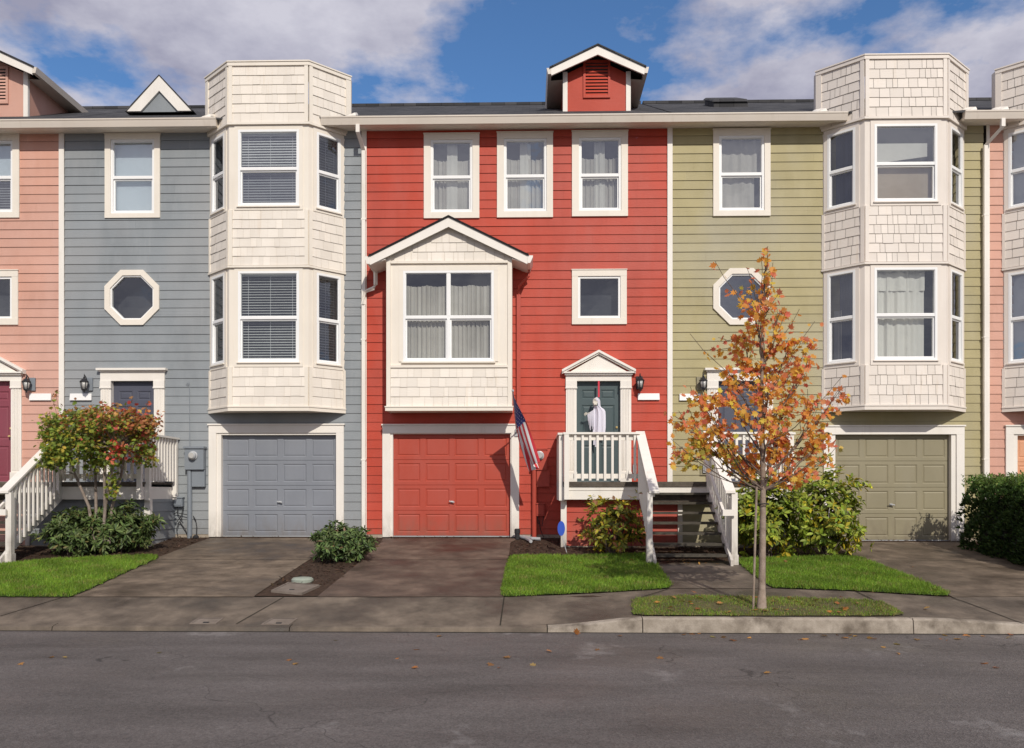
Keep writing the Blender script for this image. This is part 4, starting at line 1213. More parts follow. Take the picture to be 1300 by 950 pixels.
# grey drain pipe pieces at the red garage corner
w = MB(); gx_, gy_ = X0(657), -.28
w.lathe((gx_, gy_, G(gx_, gy_)), [(.05, 0), (.05, .12), (.06, .12), (.06, .2), (.04, .22)], 12)
tag(w.build('standpipe', M['dark']), 'dark grey capped standpipe at the corner of the red garage', 'pipe')
w = MB(); p = [gxy(660, 684), gxy(668, 686), gxy(674, 690)]; p2 = [gxy(664, 684), gxy(676, 686.5), gxy(686, 687)]
for q in (p, p2): w.tube([(x, y, G(x, y) + .04) for x, y in q], .035, 8)
tag(w.build('drain_pipe', M['steel']), 'forked grey plastic drain pipe lying on bark by the red wall', 'pipe')

# ------------------------------------------------------------------ flag on its pole
fl = thing('flagpole', 'slim wall flagpole angled out from the red garage trim', 'flagpole', (X0(656), -.05, at(656, 549)[1]))
pa = Vector((X0(656), -.06, at(656, 550)[1])); tipx, tipz = at(651, 497, -1.5); pb = Vector((tipx, -1.5, tipz))
m = MB(); m.tube([pa, pb], .013, 8); m.lathe((pb.x, pb.y, pb.z - .02), [(.005, 0), (.024, .02), (.024, .04), (.005, .06)], 8); m.build('pole', M['steel'], fl)
m = MB(); m.box(pa.x - .04, pa.x + .04, -.078, -.052, pa.z - .07, pa.z + .07); m.tube([pa + Vector((0, .0, 0)), pa + (pb - pa) * .1], .02, 8); m.build('bracket', M['steel'], fl)
def flag():
    hoist0 = pa + (pb - pa) * .985; hoist1 = pa + (pb - pa) * .42
    nu, nv = 80, 52                                   # along the fly, across the hoist
    Lf = 1.27; verts = []; faces = []; mi = []
    for i in range(nu + 1):
        u = i / nu
        for j in range(nv + 1):
            v = j / nv
            h = hoist0.lerp(hoist1, v)
            gather = 1 - .32 * sm(u * 1.5)
            hm = hoist0.lerp(hoist1, .5); y = hm.y + (h.y - hm.y) * gather; z0 = hm.z + (h.z - hm.z) * (1 - u * .75)
            drift = .44 * u ** 1.15
            fold = math.sin(v * 9.5 + u * 2.2) * .075 * sm(u * 2.2) + math.sin(v * 17 + 1 + u * 3) * .022 * sm(u * 3)
            x = h.x + drift * (.75 + .35 * (1 - v)) + fold
            z = z0 - Lf * u * .93 - .10 * v * u
            verts.append((x, y + math.cos(v * 9.5 + u * 2) * .04 * u, z))
    for i in range(nu):
        for j in range(nv):
            a = i * (nv + 1) + j
            faces.append((a, a + 1, a + nv + 2, a + nv + 1))
            stripe = int((j + .5) / nv * 13)
            c = 0 if stripe % 2 == 0 else 1
            if stripe < 7 and i < nu * .4:
                c = 2
                r, q = (j - 1) // 3, (i - 1) // 3
                if (j - 1) % 3 == 0 and (i - 1) % 3 == 0 and r < 9 and (r + q) % 2 == 0: c = 1
            mi.append(c)
    me = bpy.data.meshes.new('flag'); me.from_pydata(verts, [], faces)
    for k in ('flag_red', 'flag_white', 'flag_blue'): me.materials.append(M[k])
    me.polygons.foreach_set('material_index', mi); me.polygons.foreach_set('use_smooth', [True] * len(faces))
    o = bpy.data.objects.new('flag', me); COL.objects.link(o)
    tag(o, 'hanging flag with red and white stripes and starred blue canton', 'flag')
flag()

# ------------------------------------------------------------------ hanging ghost on the dark green door
def ghost():
    cx = X0(759.7); Zh = at(759, 506)[1]
    t = thing('ghost_decoration', 'white hooded skeleton ghost hanging on the dark green door', 'decoration', (cx, -.12, Zh))
    k = 1 / 61.2
    def P(px, py, d=.12): x, z = at(px, py); return (x, -d, z)
    r = random.Random(3)
    # hood and robe: rows of (py, left px, right px)
    rows = [(505.6, 755.5, 758), (507, 753, 760.2), (510, 751.8, 761.5), (513.5, 752, 761.6), (516.5, 753, 761.8), (518.5, 753.5, 763.5), (520.5, 752.6, 766.5), (523, 752.6, 767.9), (528, 752.8, 768.3), (536, 752.4, 768.4), (544, 752.0, 768.3), (550, 751.8, 767.6)]
    b = MB(); n = 26
    grid = []
    for ri, (py, l, q) in enumerate(rows):
        row = []
        for i in range(n + 1):
            u = i / n; w = math.sin(math.pi * u)
            fold = math.sin(u * 19 + 1) * .016 * min(1, ri / 6) + math.sin(u * 37) * .007 * min(1, ri / 6)
            row.append(P(l + (q - l) * u, py, .10 + .10 * w * (1.0 if ri < 5 else .8) + fold))
        grid.append(row)
    for a, c in zip(grid, grid[1:]):
        for i in range(n):
            u = (i + .5) / n
            ri = grid.index(a)
            if 2 <= ri <= 3 and .12 < u < .62: continue      # face opening
            b.face([c[i], c[i + 1], a[i + 1], a[i]])
    # ragged tails
    i = 0
    while i < n:
        w = r.choice((2, 3)); j = min(n, i + w); u = (i + j) / 2 / n
        ln = (r.uniform(10, 19) if .05 < u < .45 else r.uniform(1, 5))
        A, C = grid[-1][i], grid[-1][j]
        x, z = at(700, 550 + ln)
        mx = (A[0] + C[0]) / 2 + r.uniform(-.01, .01)
        b.face([(mx - .012, A[1], z), (mx + .014, C[1], z), C, A]); i = j
    # raised sleeve, hanging in strips
    S = [(753.5, 521, 753.5), (751, 522.5, 549), (748.8, 524, 548), (747, 525.2, 544), (745.6, 526, 535), (744.8, 526.6, 530)]
    for (x0, t0, b0), (x1, t1, b1) in zip(S, S[1:]):
        if b0 < t0 + 2 or b0 == x0: b0 = b1
        nn = 3
        for q in range(nn):
            u0, u1 = q / nn, (q + 1) / nn - .06
            xa, xb_ = lerp(x0, x1, u1), lerp(x0, x1, u0)
            lo = lerp(b0, b1, u0) - r.uniform(0, 7)
            d = .14 + .02 * math.sin(xa * 3)
            b.face([P(xa, lo, d), P(xb_, lo - 1, d + .01), P(xb_, lerp(t0, t1, u0), .15), P(xa, lerp(t0, t1, u1), .15)])
    b.build('robe', M['robe'], t)
    # skull
    s = MB(); c = Vector(P(755.6, 511.5, .155))
    m, q = 14, 10
    for a in range(q):
        for e in range(m):
            def V(a, e):
                th, ph = math.pi * a / q, 2 * math.pi * e / m
                z = math.cos(th); rr = math.sin(th)
                wz = 1.0 if z > -.2 else 1 - .35 * (-z - .2) / .8
                x, y = rr * math.cos(ph) * .062 * wz, rr * math.sin(ph) * .06
                if y < 0 and -.15 < z < .35 and .2 < abs(x) / .062 < .7: y *= .55     # eye sockets
                if y < 0 and abs(x) < .014 and -.35 < z < -.1: y *= .6                  # nose hole
                return (c.x + x - .01 * (z < 0), c.y + y, c.z + z * .085)
            s.face([V(a + 1, e), V(a + 1, e + 1), V(a, e + 1), V(a, e)])
    for e in range(6):
        w = -.026 + e * .0105; s.box(c.x + w - .012, c.x + w - .003, c.y - .058, c.y - .045, c.z - .068, c.z - .052)
    s.build('skull', M['bone'], t, smooth=True)
    # bony hand reaching out of the sleeve
    h = MB(); w0 = Vector(P(744.9, 526.2, .15))
    h.tube([Vector(P(748, 525, .15)), w0], .010, 6)
    for f, (dx, dz, ln) in enumerate(((-.9, .30, .8), (-1, .12, 1.0), (-1, -.06, 1.08), (-1, -.24, 1.0), (-.9, -.42, .82))):
        v = Vector((dx, -.15 * (f == 0), dz)).normalized() * ln * .55
        base = w0 + Vector((-.006, 0, .016 - .008 * f))
        h.tube([base, base + v * .05, base + v * .08 + Vector((0, 0, -.006)), base + v * .105 + Vector((0, 0, -.018))], [.006, .0055, .005, .003], 5)
    h.build('hand', M['bone'], t)
    d = MB(); d.box(cx - .018, cx + .018, -.10, -.094, at(759, 505)[1], at(759, 484.5)[1]); d.build('hanging_ribbon', M['ribbon'], t)
ghost()

# ------------------------------------------------------------------ blue oval yard sign
gx1_, gy1_ = gxy(720.5, 702); 
sg = thing('yard_sign', 'small plain blue oval yard sign on a thin leaning stake', 'sign', (gx1_, gy1_, G(gx1_, gy1_)))
xt, zt = at(712.5, 671, gy1_)
m = MB(); m.tube([(gx1_, gy1_, G(gx1_, gy1_) - .05), (at(714, 683, gy1_)[0], gy1_, at(714, 683, gy1_)[1]), (xt, gy1_ + .01, zt)], .008, 6); m.build('stake', M['steel'], sg)
m = MB(); rx, rz = 4.7 * (gy1_ + D) / F, 9.3 * (gy1_ + D) / F
m.fprism(Fr(0, gy1_ - .012), [(xt + rx * math.cos(2 * math.pi * k / 26), zt + rz * math.sin(2 * math.pi * k / 26)) for k in range(26)], 0, .012); m.build('sign_panel', M['sign_blue'], sg)

# ------------------------------------------------------------------ ground
def grid_sheet():
    xs = sorted({-300, -80, -40, -20, 20, 40, 80, 300, *[x * .5 for x in range(-36, 37)]})
    ys = sorted({-300, -60, -20, -7.06, -7.04, *[-y * .25 for y in range(0, 28)], .3, 9.5, 40, 300})
    v = []; f = []
    for y in ys:
        for x in xs: v.append((x, y, (G(x, y) if y > -7.0 else 0) - .03))
    n = len(xs)
    for j in range(len(ys) - 1):
        for i in range(n - 1): f.append((j * n + i, j * n + i + 1, (j + 1) * n + i + 1, (j + 1) * n + i))
    me = bpy.data.meshes.new('ground'); me.from_pydata(v, [], f); me.materials.append(M['earth'])
    o = bpy.data.objects.new('ground', me); COL.objects.link(o); tag(o, kind='structure')
grid_sheet()

YB = [-.5, -1, -1.5, -2, -2.5, -3.1, -3.6, -4.1, -4.6, -5.2, -5.83, -6.1, -6.35, -6.6, -6.88]
XBR = [x * .5 for x in range(-30, 31)]
def sheet(name, poly, off, mat, kind='structure', dome=0.0, cut=True, joints=()):
    bm = bmesh.new()
    vs = [bm.verts.new((x, y, 0)) for x, y in poly]
    bm.faces.new(vs)
    ylo, yhi = min(p[1] for p in poly), max(p[1] for p in poly); xlo, xhi = min(p[0] for p in poly), max(p[0] for p in poly)
    if cut:
        for y in YB:
            if ylo < y < yhi: bmesh.ops.bisect_plane(bm, geom=bm.verts[:] + bm.edges[:] + bm.faces[:], plane_co=(0, y, 0), plane_no=(0, 1, 0))
        for x in XBR:
            if xlo < x < xhi: bmesh.ops.bisect_plane(bm, geom=bm.verts[:] + bm.edges[:] + bm.faces[:], plane_co=(x, 0, 0), plane_no=(1, 0, 0))
    for v in bm.verts: v.co.z = G(v.co.x, v.co.y) + off if cut else off
    bmesh.ops.recalc_face_normals(bm, faces=bm.faces[:])
    for f in bm.faces:
        if f.normal.z < 0: f.normal_flip()
    me = bpy.data.meshes.new(name); bm.to_mesh(me); bm.free(); me.materials.append(M[mat])
    o = bpy.data.objects.new(name, me); COL.objects.link(o); tag(o, kind=kind)
    return o
def PG(*pts): return [gxy(*p) for p in pts]

sheet('mulch_bed', [(-16, -5.84), (16, -5.84), (16, .09), (-16, .09)], -.004, 'mulch')
sheet('driveway', PG((266, 683.5), (436, 683.5), (385, 716), (322, 758.6), (92, 758.6), (198, 709)) , .006, 'drive')
sheet('driveway', PG((486, 684), (657, 684), (648, 690), (639.5, 758.6), (403, 758.6), (484, 689)), .006, 'drive_red')
sheet('driveway', PG((1046, 688.5), (1222, 688.5), (1300, 716), (1420, 757), (1210, 758.6), (1094, 711)), .006, 'drive')
hx = at(1222, 640, -1.0)[0] + 1.05
sheet('driveway', [(hx, -.01), (13.3, -.01), (13.6, -5.83), (hx - .1, -5.83)], .006, 'drive')
sheet('driveway', [(X0(-285), -.01), (X0(-112), -.01), (X0(-112) + .1, -5.83), (X0(-330), -5.83)], .006, 'drive')
walk_top = PG((-200, 758.4), (92, 758.4), (322, 758.4), (403, 758.4), (640, 758.4), (700, 756.5), (770, 753), (850, 748), (980, 747.5), (1080, 751), (1208, 758.8), (1420, 757.6))
sheet('sidewalk', [(-22, -5.82)] + walk_top + [(22, -5.85), (22, -6.93), (-22, -6.93)], .004, 'walk')
sheet('path', PG((833, 713), (937, 713), (980, 747.2), (850, 747.7)), .005, 'walk')
xa = XP(-8); sheet('path', [(xa - .1, -3.0), (XP(77.5) + .1, -3.0), (XP(77.5) + .1, -5.82), (xa - .1, -5.82)], .005, 'walk')
# control joints, scored lines in the concrete
def joint(p, q, w=.018):
    a = Vector(gxy(*p)); b = Vector(gxy(*q)); d = (b - a).normalized(); n = Vector((-d.y, d.x)) * w / 2
    k = 14; m = MB()
    for i in range(k):
        s, e = a.lerp(b, i / k), a.lerp(b, (i + 1) / k)
        m.face([(s.x - n.x, s.y - n.y, G(*s) + .0095), (e.x - n.x, e.y - n.y, G(*e) + .0095), (e.x + n.x, e.y + n.y, G(*e) + .0095), (s.x + n.x, s.y + n.y, G(*s) + .0095)])
    o = m.build('pavement_joint', M['joint']); tag(o, kind='structure')
for p, q in (((205, 711), (392, 711)), ((459, 711.5), (644, 711)), ((92, 758.5), (322, 758.5)), ((403, 758.5), (640, 758.5)), ((360, 759), (300, 793)), ((640, 759), (635, 795)), ((80, 759), (0, 783)), ((850, 748), (806, 762)), ((981, 748), (850, 748)), ((1085, 751), (1145, 782)), ((1208, 759), (1300, 793)), ((1158, 712), (1270, 712)), ((836, 728), (955, 728))):
    joint(p, q)

# kerb: low lip at the driveways, full height by the planting strip
def kerb(x0, x1, mat, name='kerb'):
    m = MB(); n = max(2, int((x1 - x0) / .25))
    prev = None
    for i in range(n + 1):
        x = lerp(x0, x1, i / n); h = lerp(.050, .174, kerbness(x)) + .008
        hb = max(h - .002, G(x, -6.93) + .006)
        ring = [(x, -6.925, hb), (x, -7.03, h), (x, -7.055, h - .012 - .012 * kerbness(x)), (x, -7.075, -.02), (x, -6.925, -.05)]
        if prev:
            for a in range(4): m.face([prev[a], prev[a + 1], ring[a + 1], ring[a]])
        else: m.face(ring)
        prev = ring
    m.face(prev[::-1])
    o = m.build(name, M[mat]); tag(o, kind='structure')
ks = [-22, -12, -9, -6, -3, .22, 1.40, 4.72, 7.6, 10.6, 22]
for a, b in zip(ks, ks[1:]): kerb(a + .006, b - .006, 'kerb' if a > 0 and b < 11 else 'walk')
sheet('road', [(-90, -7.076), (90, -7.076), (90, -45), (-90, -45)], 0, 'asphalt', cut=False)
m = MB(); m.face([(-22, -7.12, .003), (22, -7.12, .003), (22, -7.074, .003), (-22, -7.074, .003)]); tag(m.build('gutter_seam', M['joint']), kind='structure')

# utility lids
def lid(poly, h, mat, label, name='utility_cover', rim=True):
    pts = PG(*poly)
    c = Vector((sum(p[0] for p in pts) / 4, sum(p[1] for p in pts) / 4))
    t = thing(name, label, 'cover', (c.x, c.y, G(*c)))
    m = MB(); q = [Vector(p) for p in pts]
    def ring(s, z): return [(c.x + (p.x - c.x) * s, c.y + (p.y - c.y) * s, G(c.x + (p.x - c.x) * s, c.y + (p.y - c.y) * s) + z) for p in q]
    A, B, C = ring(1, -.02), ring(1, h), ring(.86, h)
    for i in range(4):
        j = (i + 1) % 4; m.face([A[i], A[j], B[j], B[i]]); m.face([B[i], B[j], C[j], C[i]])
    m.build('rim', M[mat], t)
    d = MB(); d.face(ring(.855, h - .004)); E, Fx = ring(.86, h), ring(.86, h - .02)
    d.build('lid', M['cover'] if mat != 'lid' else M['lid'], t)
    e = MB(); s0 = Vector(ring(.5, h)[0]).lerp(Vector(ring(.5, h)[1]), .42); e.box(s0.x, s0.x + .07, s0.y - .02, s0.y + .01, s0.z - .01, s0.z + .004); e.build('finger_slot', M['dark'], t)
lid(((344, 752), (383, 755.5), (406, 745), (366, 741.5)), .03, 'cover', 'large rectangular concrete utility cover set in the bark strip')
lid(((240, 793), (274, 793), (284, 785.5), (252, 785.5)), .012, 'cover', 'small square utility cover in the sidewalk before the grey garage drive')
lid(((331, 794), (367, 794), (378, 786), (345, 786)), .012, 'cover', 'small square utility cover in the sidewalk before the bark strip')
cxy = gxy(384, 738); m = MB(); m.lathe((cxy[0], cxy[1], G(*cxy) - .02), [(.165, 0), (.165, .05), (.14, .075), (.05, .085), (.001, .087)], 24)
tag(m.build('valve_cover', M['lid'], smooth=False), 'round pale green plastic valve cover in the bark strip', 'cover')

# ------------------------------------------------------------------ foliage
OVAL = (np.array([(0, 0, 0), (.17, .30, .035), (.19, .62, .03), (0, 1, -.06), (-.19, .62, .03), (-.17, .30, .035)], float), [(0, 1, 2, 3), (0, 3, 4, 5)])
LONG = (np.array([(0, 0, 0), (.11, .30, .03), (.14, .65, .02), (0, 1, -.10), (-.14, .65, .02), (-.11, .30, .03)], float), [(0, 1, 2, 3), (0, 3, 4, 5)])
_mh = [(0, 0), (.26, -.06), (.20, .12), (.54, .26), (.32, .40), (.44, .70), (.17, .62), (0, 1)]
MAPLE = (np.array([(x, y, .12 * x - .1 * y * y) for x, y in _mh] + [(-x, y, .12 * x - .1 * y * y) for x, y in _mh[1:-1]], float), [tuple(range(8)), (0, 7, 13, 12, 11, 10, 9, 8)])
BLADE = (np.array([(-.5, 0, 0), (.5, 0, 0), (.2, .6, .12), (0, 1, .35)], float), [(0, 1, 2), (0, 2, 3)])

def leaf_mesh(name, tpl, pos, axis, nrm, size, col, mat, parent=None, width=None):
    V, Fc = tpl
    N_ = len(pos)
    a = axis / np.linalg.norm(axis, axis=1, keepdims=True)
    n = nrm - (nrm * a).sum(1, keepdims=True) * a
    n /= np.linalg.norm(n, axis=1, keepdims=True) + 1e-9
    x = np.cross(a, n)
    w = size if width is None else width
    P = pos[:, None, :] + V[None, :, 0:1] * x[:, None, :] * w[:, None, None] + V[None, :, 1:2] * a[:, None, :] * size[:, None, None] + V[None, :, 2:3] * n[:, None, :] * size[:, None, None]
    k = len(V); P = P.reshape(-1, 3)
    me = bpy.data.meshes.new(name)
    me.vertices.add(len(P)); me.vertices.foreach_set('co', P.astype(np.float32).ravel())
    idx = np.concatenate([(np.arange(N_)[:, None] * k + np.array(f)[None, :]) for f in Fc], axis=1)   # N x sum(len)
    lens = [len(f) for f in Fc]
    me.loops.add(idx.size); me.loops.foreach_set('vertex_index', idx.astype(np.int32).ravel())
    tot = np.tile(lens, N_); st_ = np.concatenate([[0], np.cumsum(tot)[:-1]])
    me.polygons.add(len(tot)); me.polygons.foreach_set('loop_start', st_.astype(np.int32)); me.polygons.foreach_set('loop_total', tot.astype(np.int32))
    me.update(calc_edges=True)
    c = me.color_attributes.new('tint', 'FLOAT_COLOR', 'POINT')
    cc = np.ones((len(P), 4), np.float32); cc[:, :3] = np.repeat(col, k, axis=0); c.data.foreach_set('color', cc.ravel())
    me.materials.append(mat)
    o = bpy.data.objects.new(name, me); COL.objects.link(o)
    if parent: attach(o, parent)
    return o

def rand_unit(n):
    v = rng.normal(size=(n, 3)); return v / np.linalg.norm(v, axis=1, keepdims=True)

def palette(n, cols, wts, jit=.18):
    c = np.array(cols)[rng.choice(len(cols), n, p=np.array(wts) / sum(wts))]
    return np.clip(c * (1 + rng.normal(0, jit, (n, 1))) * (1 + rng.normal(0, jit * .4, (n, 3))), .004, .9)

def shrub(name, label, cat, c, rad, nwh, per, size, cols, wts, tpl=OVAL, group=None, stems=9, mat='leaf', lump=.22, top=1.0, drop=.25, flat=0.0, yellow=None, holes=0.0, seedv=1):
    """whorls of leaves at twig ends over a lumpy body, on real stems; c = base centre (x, y)"""
    g = G(*c)
    t = thing(name, label, cat, (c[0], c[1], g), group)
    r = np.random.default_rng(seedv)
    ph = r.uniform(0, 6, 6)
    n = nwh
    u = rand_unit(n * 2); u = u[u[:, 2] > -.92][:n]; n = len(u)
    lob = 1 + lump * (np.sin(u[:, 0] * 5 + ph[0]) * np.sin(u[:, 2] * 6 + ph[1]) + .7 * np.sin(u[:, 1] * 7 + u[:, 0] * 4 + ph[2]))
    rr = np.clip(rng.beta(5, 1.4, n), .35, 1.0) * lob
    h = rad[2]
    pos = np.stack([c[0] + u[:, 0] * rr * rad[0], c[1] + u[:, 1] * rr * rad[1], g + h * .5 + u[:, 2] * rr * h * .52 * top], 1)
    pos[:, 2] = np.maximum(pos[:, 2], [G(p[0], p[1]) + .05 for p in pos])
    if holes:
        hm = np.sin(pos[:, 0] * 9 + ph[3]) * np.sin(pos[:, 2] * 8 + ph[4]) * np.sin(pos[:, 1] * 8 + ph[5])
        pos = pos[hm < 1 - holes]; u = u[hm < 1 - holes]; rr = rr[hm < 1 - holes]; n = len(pos)
    # leaves in whorls
    out = u * .9 + np.array([0, 0, .55]); out /= np.linalg.norm(out, axis=1, keepdims=True)
    P = np.repeat(pos, per, 0); O = np.repeat(out, per, 0)
    tang = np.cross(O, rand_unit(len(O))); tang /= np.linalg.norm(tang, axis=1, keepdims=True) + 1e-9
    ax = tang * rng.uniform(.7, 1.1, (len(O), 1)) + O * rng.uniform(-.1, .9, (len(O), 1)) - np.array([0, 0, drop]) * rng.uniform(0, 1, (len(O), 1))
    nr = O + rand_unit(len(O)) * .45
    S = size * rng.uniform(.65, 1.2, len(P))
    colr = palette(len(P), cols, wts)
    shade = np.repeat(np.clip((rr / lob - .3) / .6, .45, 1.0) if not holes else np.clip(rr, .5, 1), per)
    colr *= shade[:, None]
    if yellow is not None: colr = yellow(P, colr)
    P = P + ax * 0.01
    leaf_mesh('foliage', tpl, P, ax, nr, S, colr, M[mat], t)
    b = MB()
    for k in range(stems):
        w = rng.uniform(0, 6.28); q = rng.uniform(.02, .25)
        i = rng.integers(n)
        p0 = Vector((c[0] + math.cos(w) * q * rad[0], c[1] + math.sin(w) * q * rad[1], g - .05)); p2 = Vector(pos[i]); p1 = p0.lerp(p2, .5) + Vector((0, 0, .12 * h))
        b.tube([p0, p1, p2], [.016, .011, .005], 5)
    b.build('stem', M['twig'], t)
    return t

DKG = [(.105, .155, .045), (.14, .20, .06), (.18, .25, .08), (.065, .095, .03), (.22, .19, .07)]
c = gxy(122, 707); shrub('rhododendron_shrub', 'broad dark green rhododendron under the multi-stemmed tree', 'shrub', (c[0] - .02, c[1] + .55), (.86, .52, .86), 600, 9, .125, DKG, (3, 4, 3, 2, .5), LONG, 'dark green rhododendrons', 14, 'leaf_gloss', seedv=4)
c = gxy(75, 709); shrub('rhododendron_shrub', 'dark green rhododendron next to the white stair railing', 'shrub', (c[0] + .05, c[1] + .4), (.52, .42, .78), 320, 9, .12, DKG, (3, 4, 3, 2, .5), LONG, 'dark green rhododendrons', 8, 'leaf_gloss', seedv=9)
c = gxy(432, 717); shrub('rhododendron_shrub', 'low rounded green rhododendron between the grey and red garage drives', 'shrub', (c[0] - .05, c[1] + .42), (.50, .46, .60), 430, 9, .105, [(.095, .145, .045), (.13, .20, .062), (.18, .26, .085), (.06, .09, .03), (.26, .16, .09)], (3, 4, 3, 1.5, .25), LONG, 'dark green rhododendrons', 8, 'leaf_gloss', seedv=6)
YG = [(.32, .37, .05), (.46, .46, .06), (.19, .21, .04), (.62, .50, .05), (.74, .48, .05), (.42, .20, .10)]
c = gxy(781, 708); shrub('yellowing_shrub', 'small open shrub with green and yellow leaves beside the stairs', 'shrub', (c[0] + .02, c[1] + .42), (.56, .45, 1.02), 270, 7, .115, YG, (4, 3, 3, 2, 1, .9), OVAL, 'shrubs turning yellow', 16, 'leaf', lump=.30, holes=.55, seedv=12)
def yel(P, col):
    k = (np.sin(P[:, 0] * 4) * np.sin(P[:, 2] * 5 + 1) > .35) & (rng.random(len(P)) < .28)
    col[k] = np.array((.52, .40, .03)) * rng.uniform(.7, 1.1, (k.sum(), 1)); return col
GG = [(.25, .33, .04), (.33, .41, .05), (.41, .47, .065), (.14, .19, .033), (.66, .55, .045)]
c = gxy(1045, 699); shrub('yellowing_shrub', 'tall green and yellow shrub beside the olive garage door', 'shrub', (c[0] - .20, -2.0), (.64, .60, 1.55), 520, 8, .125, GG, (3, 4, 3, 2, .8), OVAL, 'shrubs turning yellow', 16, 'leaf_gloss', lump=.30, holes=.35, yellow=yel, seedv=15)
c = gxy(965, 699); shrub('yellowing_shrub', 'tall glossy green shrub directly behind the maple trunk', 'shrub', (at(968, 640, -2.2)[0], -2.2), (.74, .55, 1.45), 560, 8, .125, GG, (3, 4, 3, 2, .6), OVAL, 'shrubs turning yellow', 16, 'leaf_gloss', lump=.30, holes=.35, yellow=yel, seedv=17)

# clipped hedge
def hedge():
    x0 = at(1222, 640, -1.0)[0]; y0, y1 = -4.3, -.95; x1 = x0 + 1.0; 
    g = G(x0 + .4, -2.5); H = 1.74 + 12 * 14.3 / F - g - .04
    t = thing('hedge', 'dense dark green clipped hedge at the edge of the olive garage drive', 'hedge', (x0 + 1.5, -2.2, g))
    n = 5200; P = []; Nn = []
    fr = rng.random(n)
    for q in fr:
        a, b = rng.random(2)
        if q < .14: p = (lerp(x0, x1, a), y0, g - .1 + (H + .1) * b); m = (0, -1, .3)
        elif q < .62: p = (x0, lerp(y0, y1, a), G(x0, lerp(y0, y1, a)) - .05 + (H + .1) * b); m = (-1, 0, .3)
        elif q < .92: p = (lerp(x0, x1, a), lerp(y0, y1, b), g + H); m = (0, -.1, 1)
        else: p = (lerp(x0, x1, a), lerp(y0, y1, b), g + H * rng.uniform(.4, 1)); m = (0, -.3, 1)
        P.append(p); Nn.append(m)
    P = np.array(P); Nn = np.array(Nn, float); Nn /= np.linalg.norm(Nn, axis=1, keepdims=True)
    wob = .07 * np.sin(P[:, 0] * 5 + P[:, 2] * 4) + .05 * np.sin(P[:, 1] * 7 + P[:, 2] * 6 + P[:, 0] * 3)
    P = P - Nn * (rng.random((len(P), 1)) ** 2 * .28) + Nn * wob[:, None]
    # round the shoulders
    e = np.clip((P[:, 2] - (g + H - .3)) / .3, 0, 1) ** 2
    P[:, 0] += e * np.clip((x0 + .35 - P[:, 0]) / .35, 0, 1) * .18; P[:, 1] += e * np.clip((y0 + .35 - P[:, 1]) / .35, 0, 1) * .15
    per = 6
    A = np.repeat(P, per, 0); O = np.repeat(Nn + np.array([0, 0, .5]), per, 0)
    ax = rand_unit(len(A)) * .75 + O; nr = O * .6 + rand_unit(len(A))
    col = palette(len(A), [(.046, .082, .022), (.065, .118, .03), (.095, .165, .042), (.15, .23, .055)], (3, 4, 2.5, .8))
    up = np.clip((A[:, 2] - g - H + .35) / .4, 0, 1); col *= (.75 + 1.9 * up)[:, None]  # sunlit top painted in: leaf colour brightened upward, sides kept darker
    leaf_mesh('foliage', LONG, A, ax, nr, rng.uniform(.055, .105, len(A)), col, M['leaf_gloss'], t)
    k = 260; i = rng.integers(0, len(P), k); top = P[i]; top[:, 2] = g + H + rng.uniform(-.05, .08, k)
    A = np.repeat(top, 9, 0); A[:, 2] += np.tile(np.linspace(0, .13, 9), k); ax = rand_unit(len(A)) * .8 + np.array([0, 0, .7])
    leaf_mesh('sunlit_shoots', LONG, A, ax, rand_unit(len(A)), rng.uniform(.05, .085, len(A)), palette(len(A), [(.16, .25, .05), (.22, .32, .07), (.09, .15, .035)], (1, 1, 1)), M['leaf_gloss'], t)  # shoots coloured lighter to paint sunlight on the hedge top
    b = MB(); b.box(x0 + .24, x1 - .1, y0 + .24, y1 - .2, g - .2, g + H - .26); b.build('dark_core', M['dark'], t)  # solid dark box, no twigs, filling the hedge against see-through gaps
    for s in range(7):
        pass
hedge()

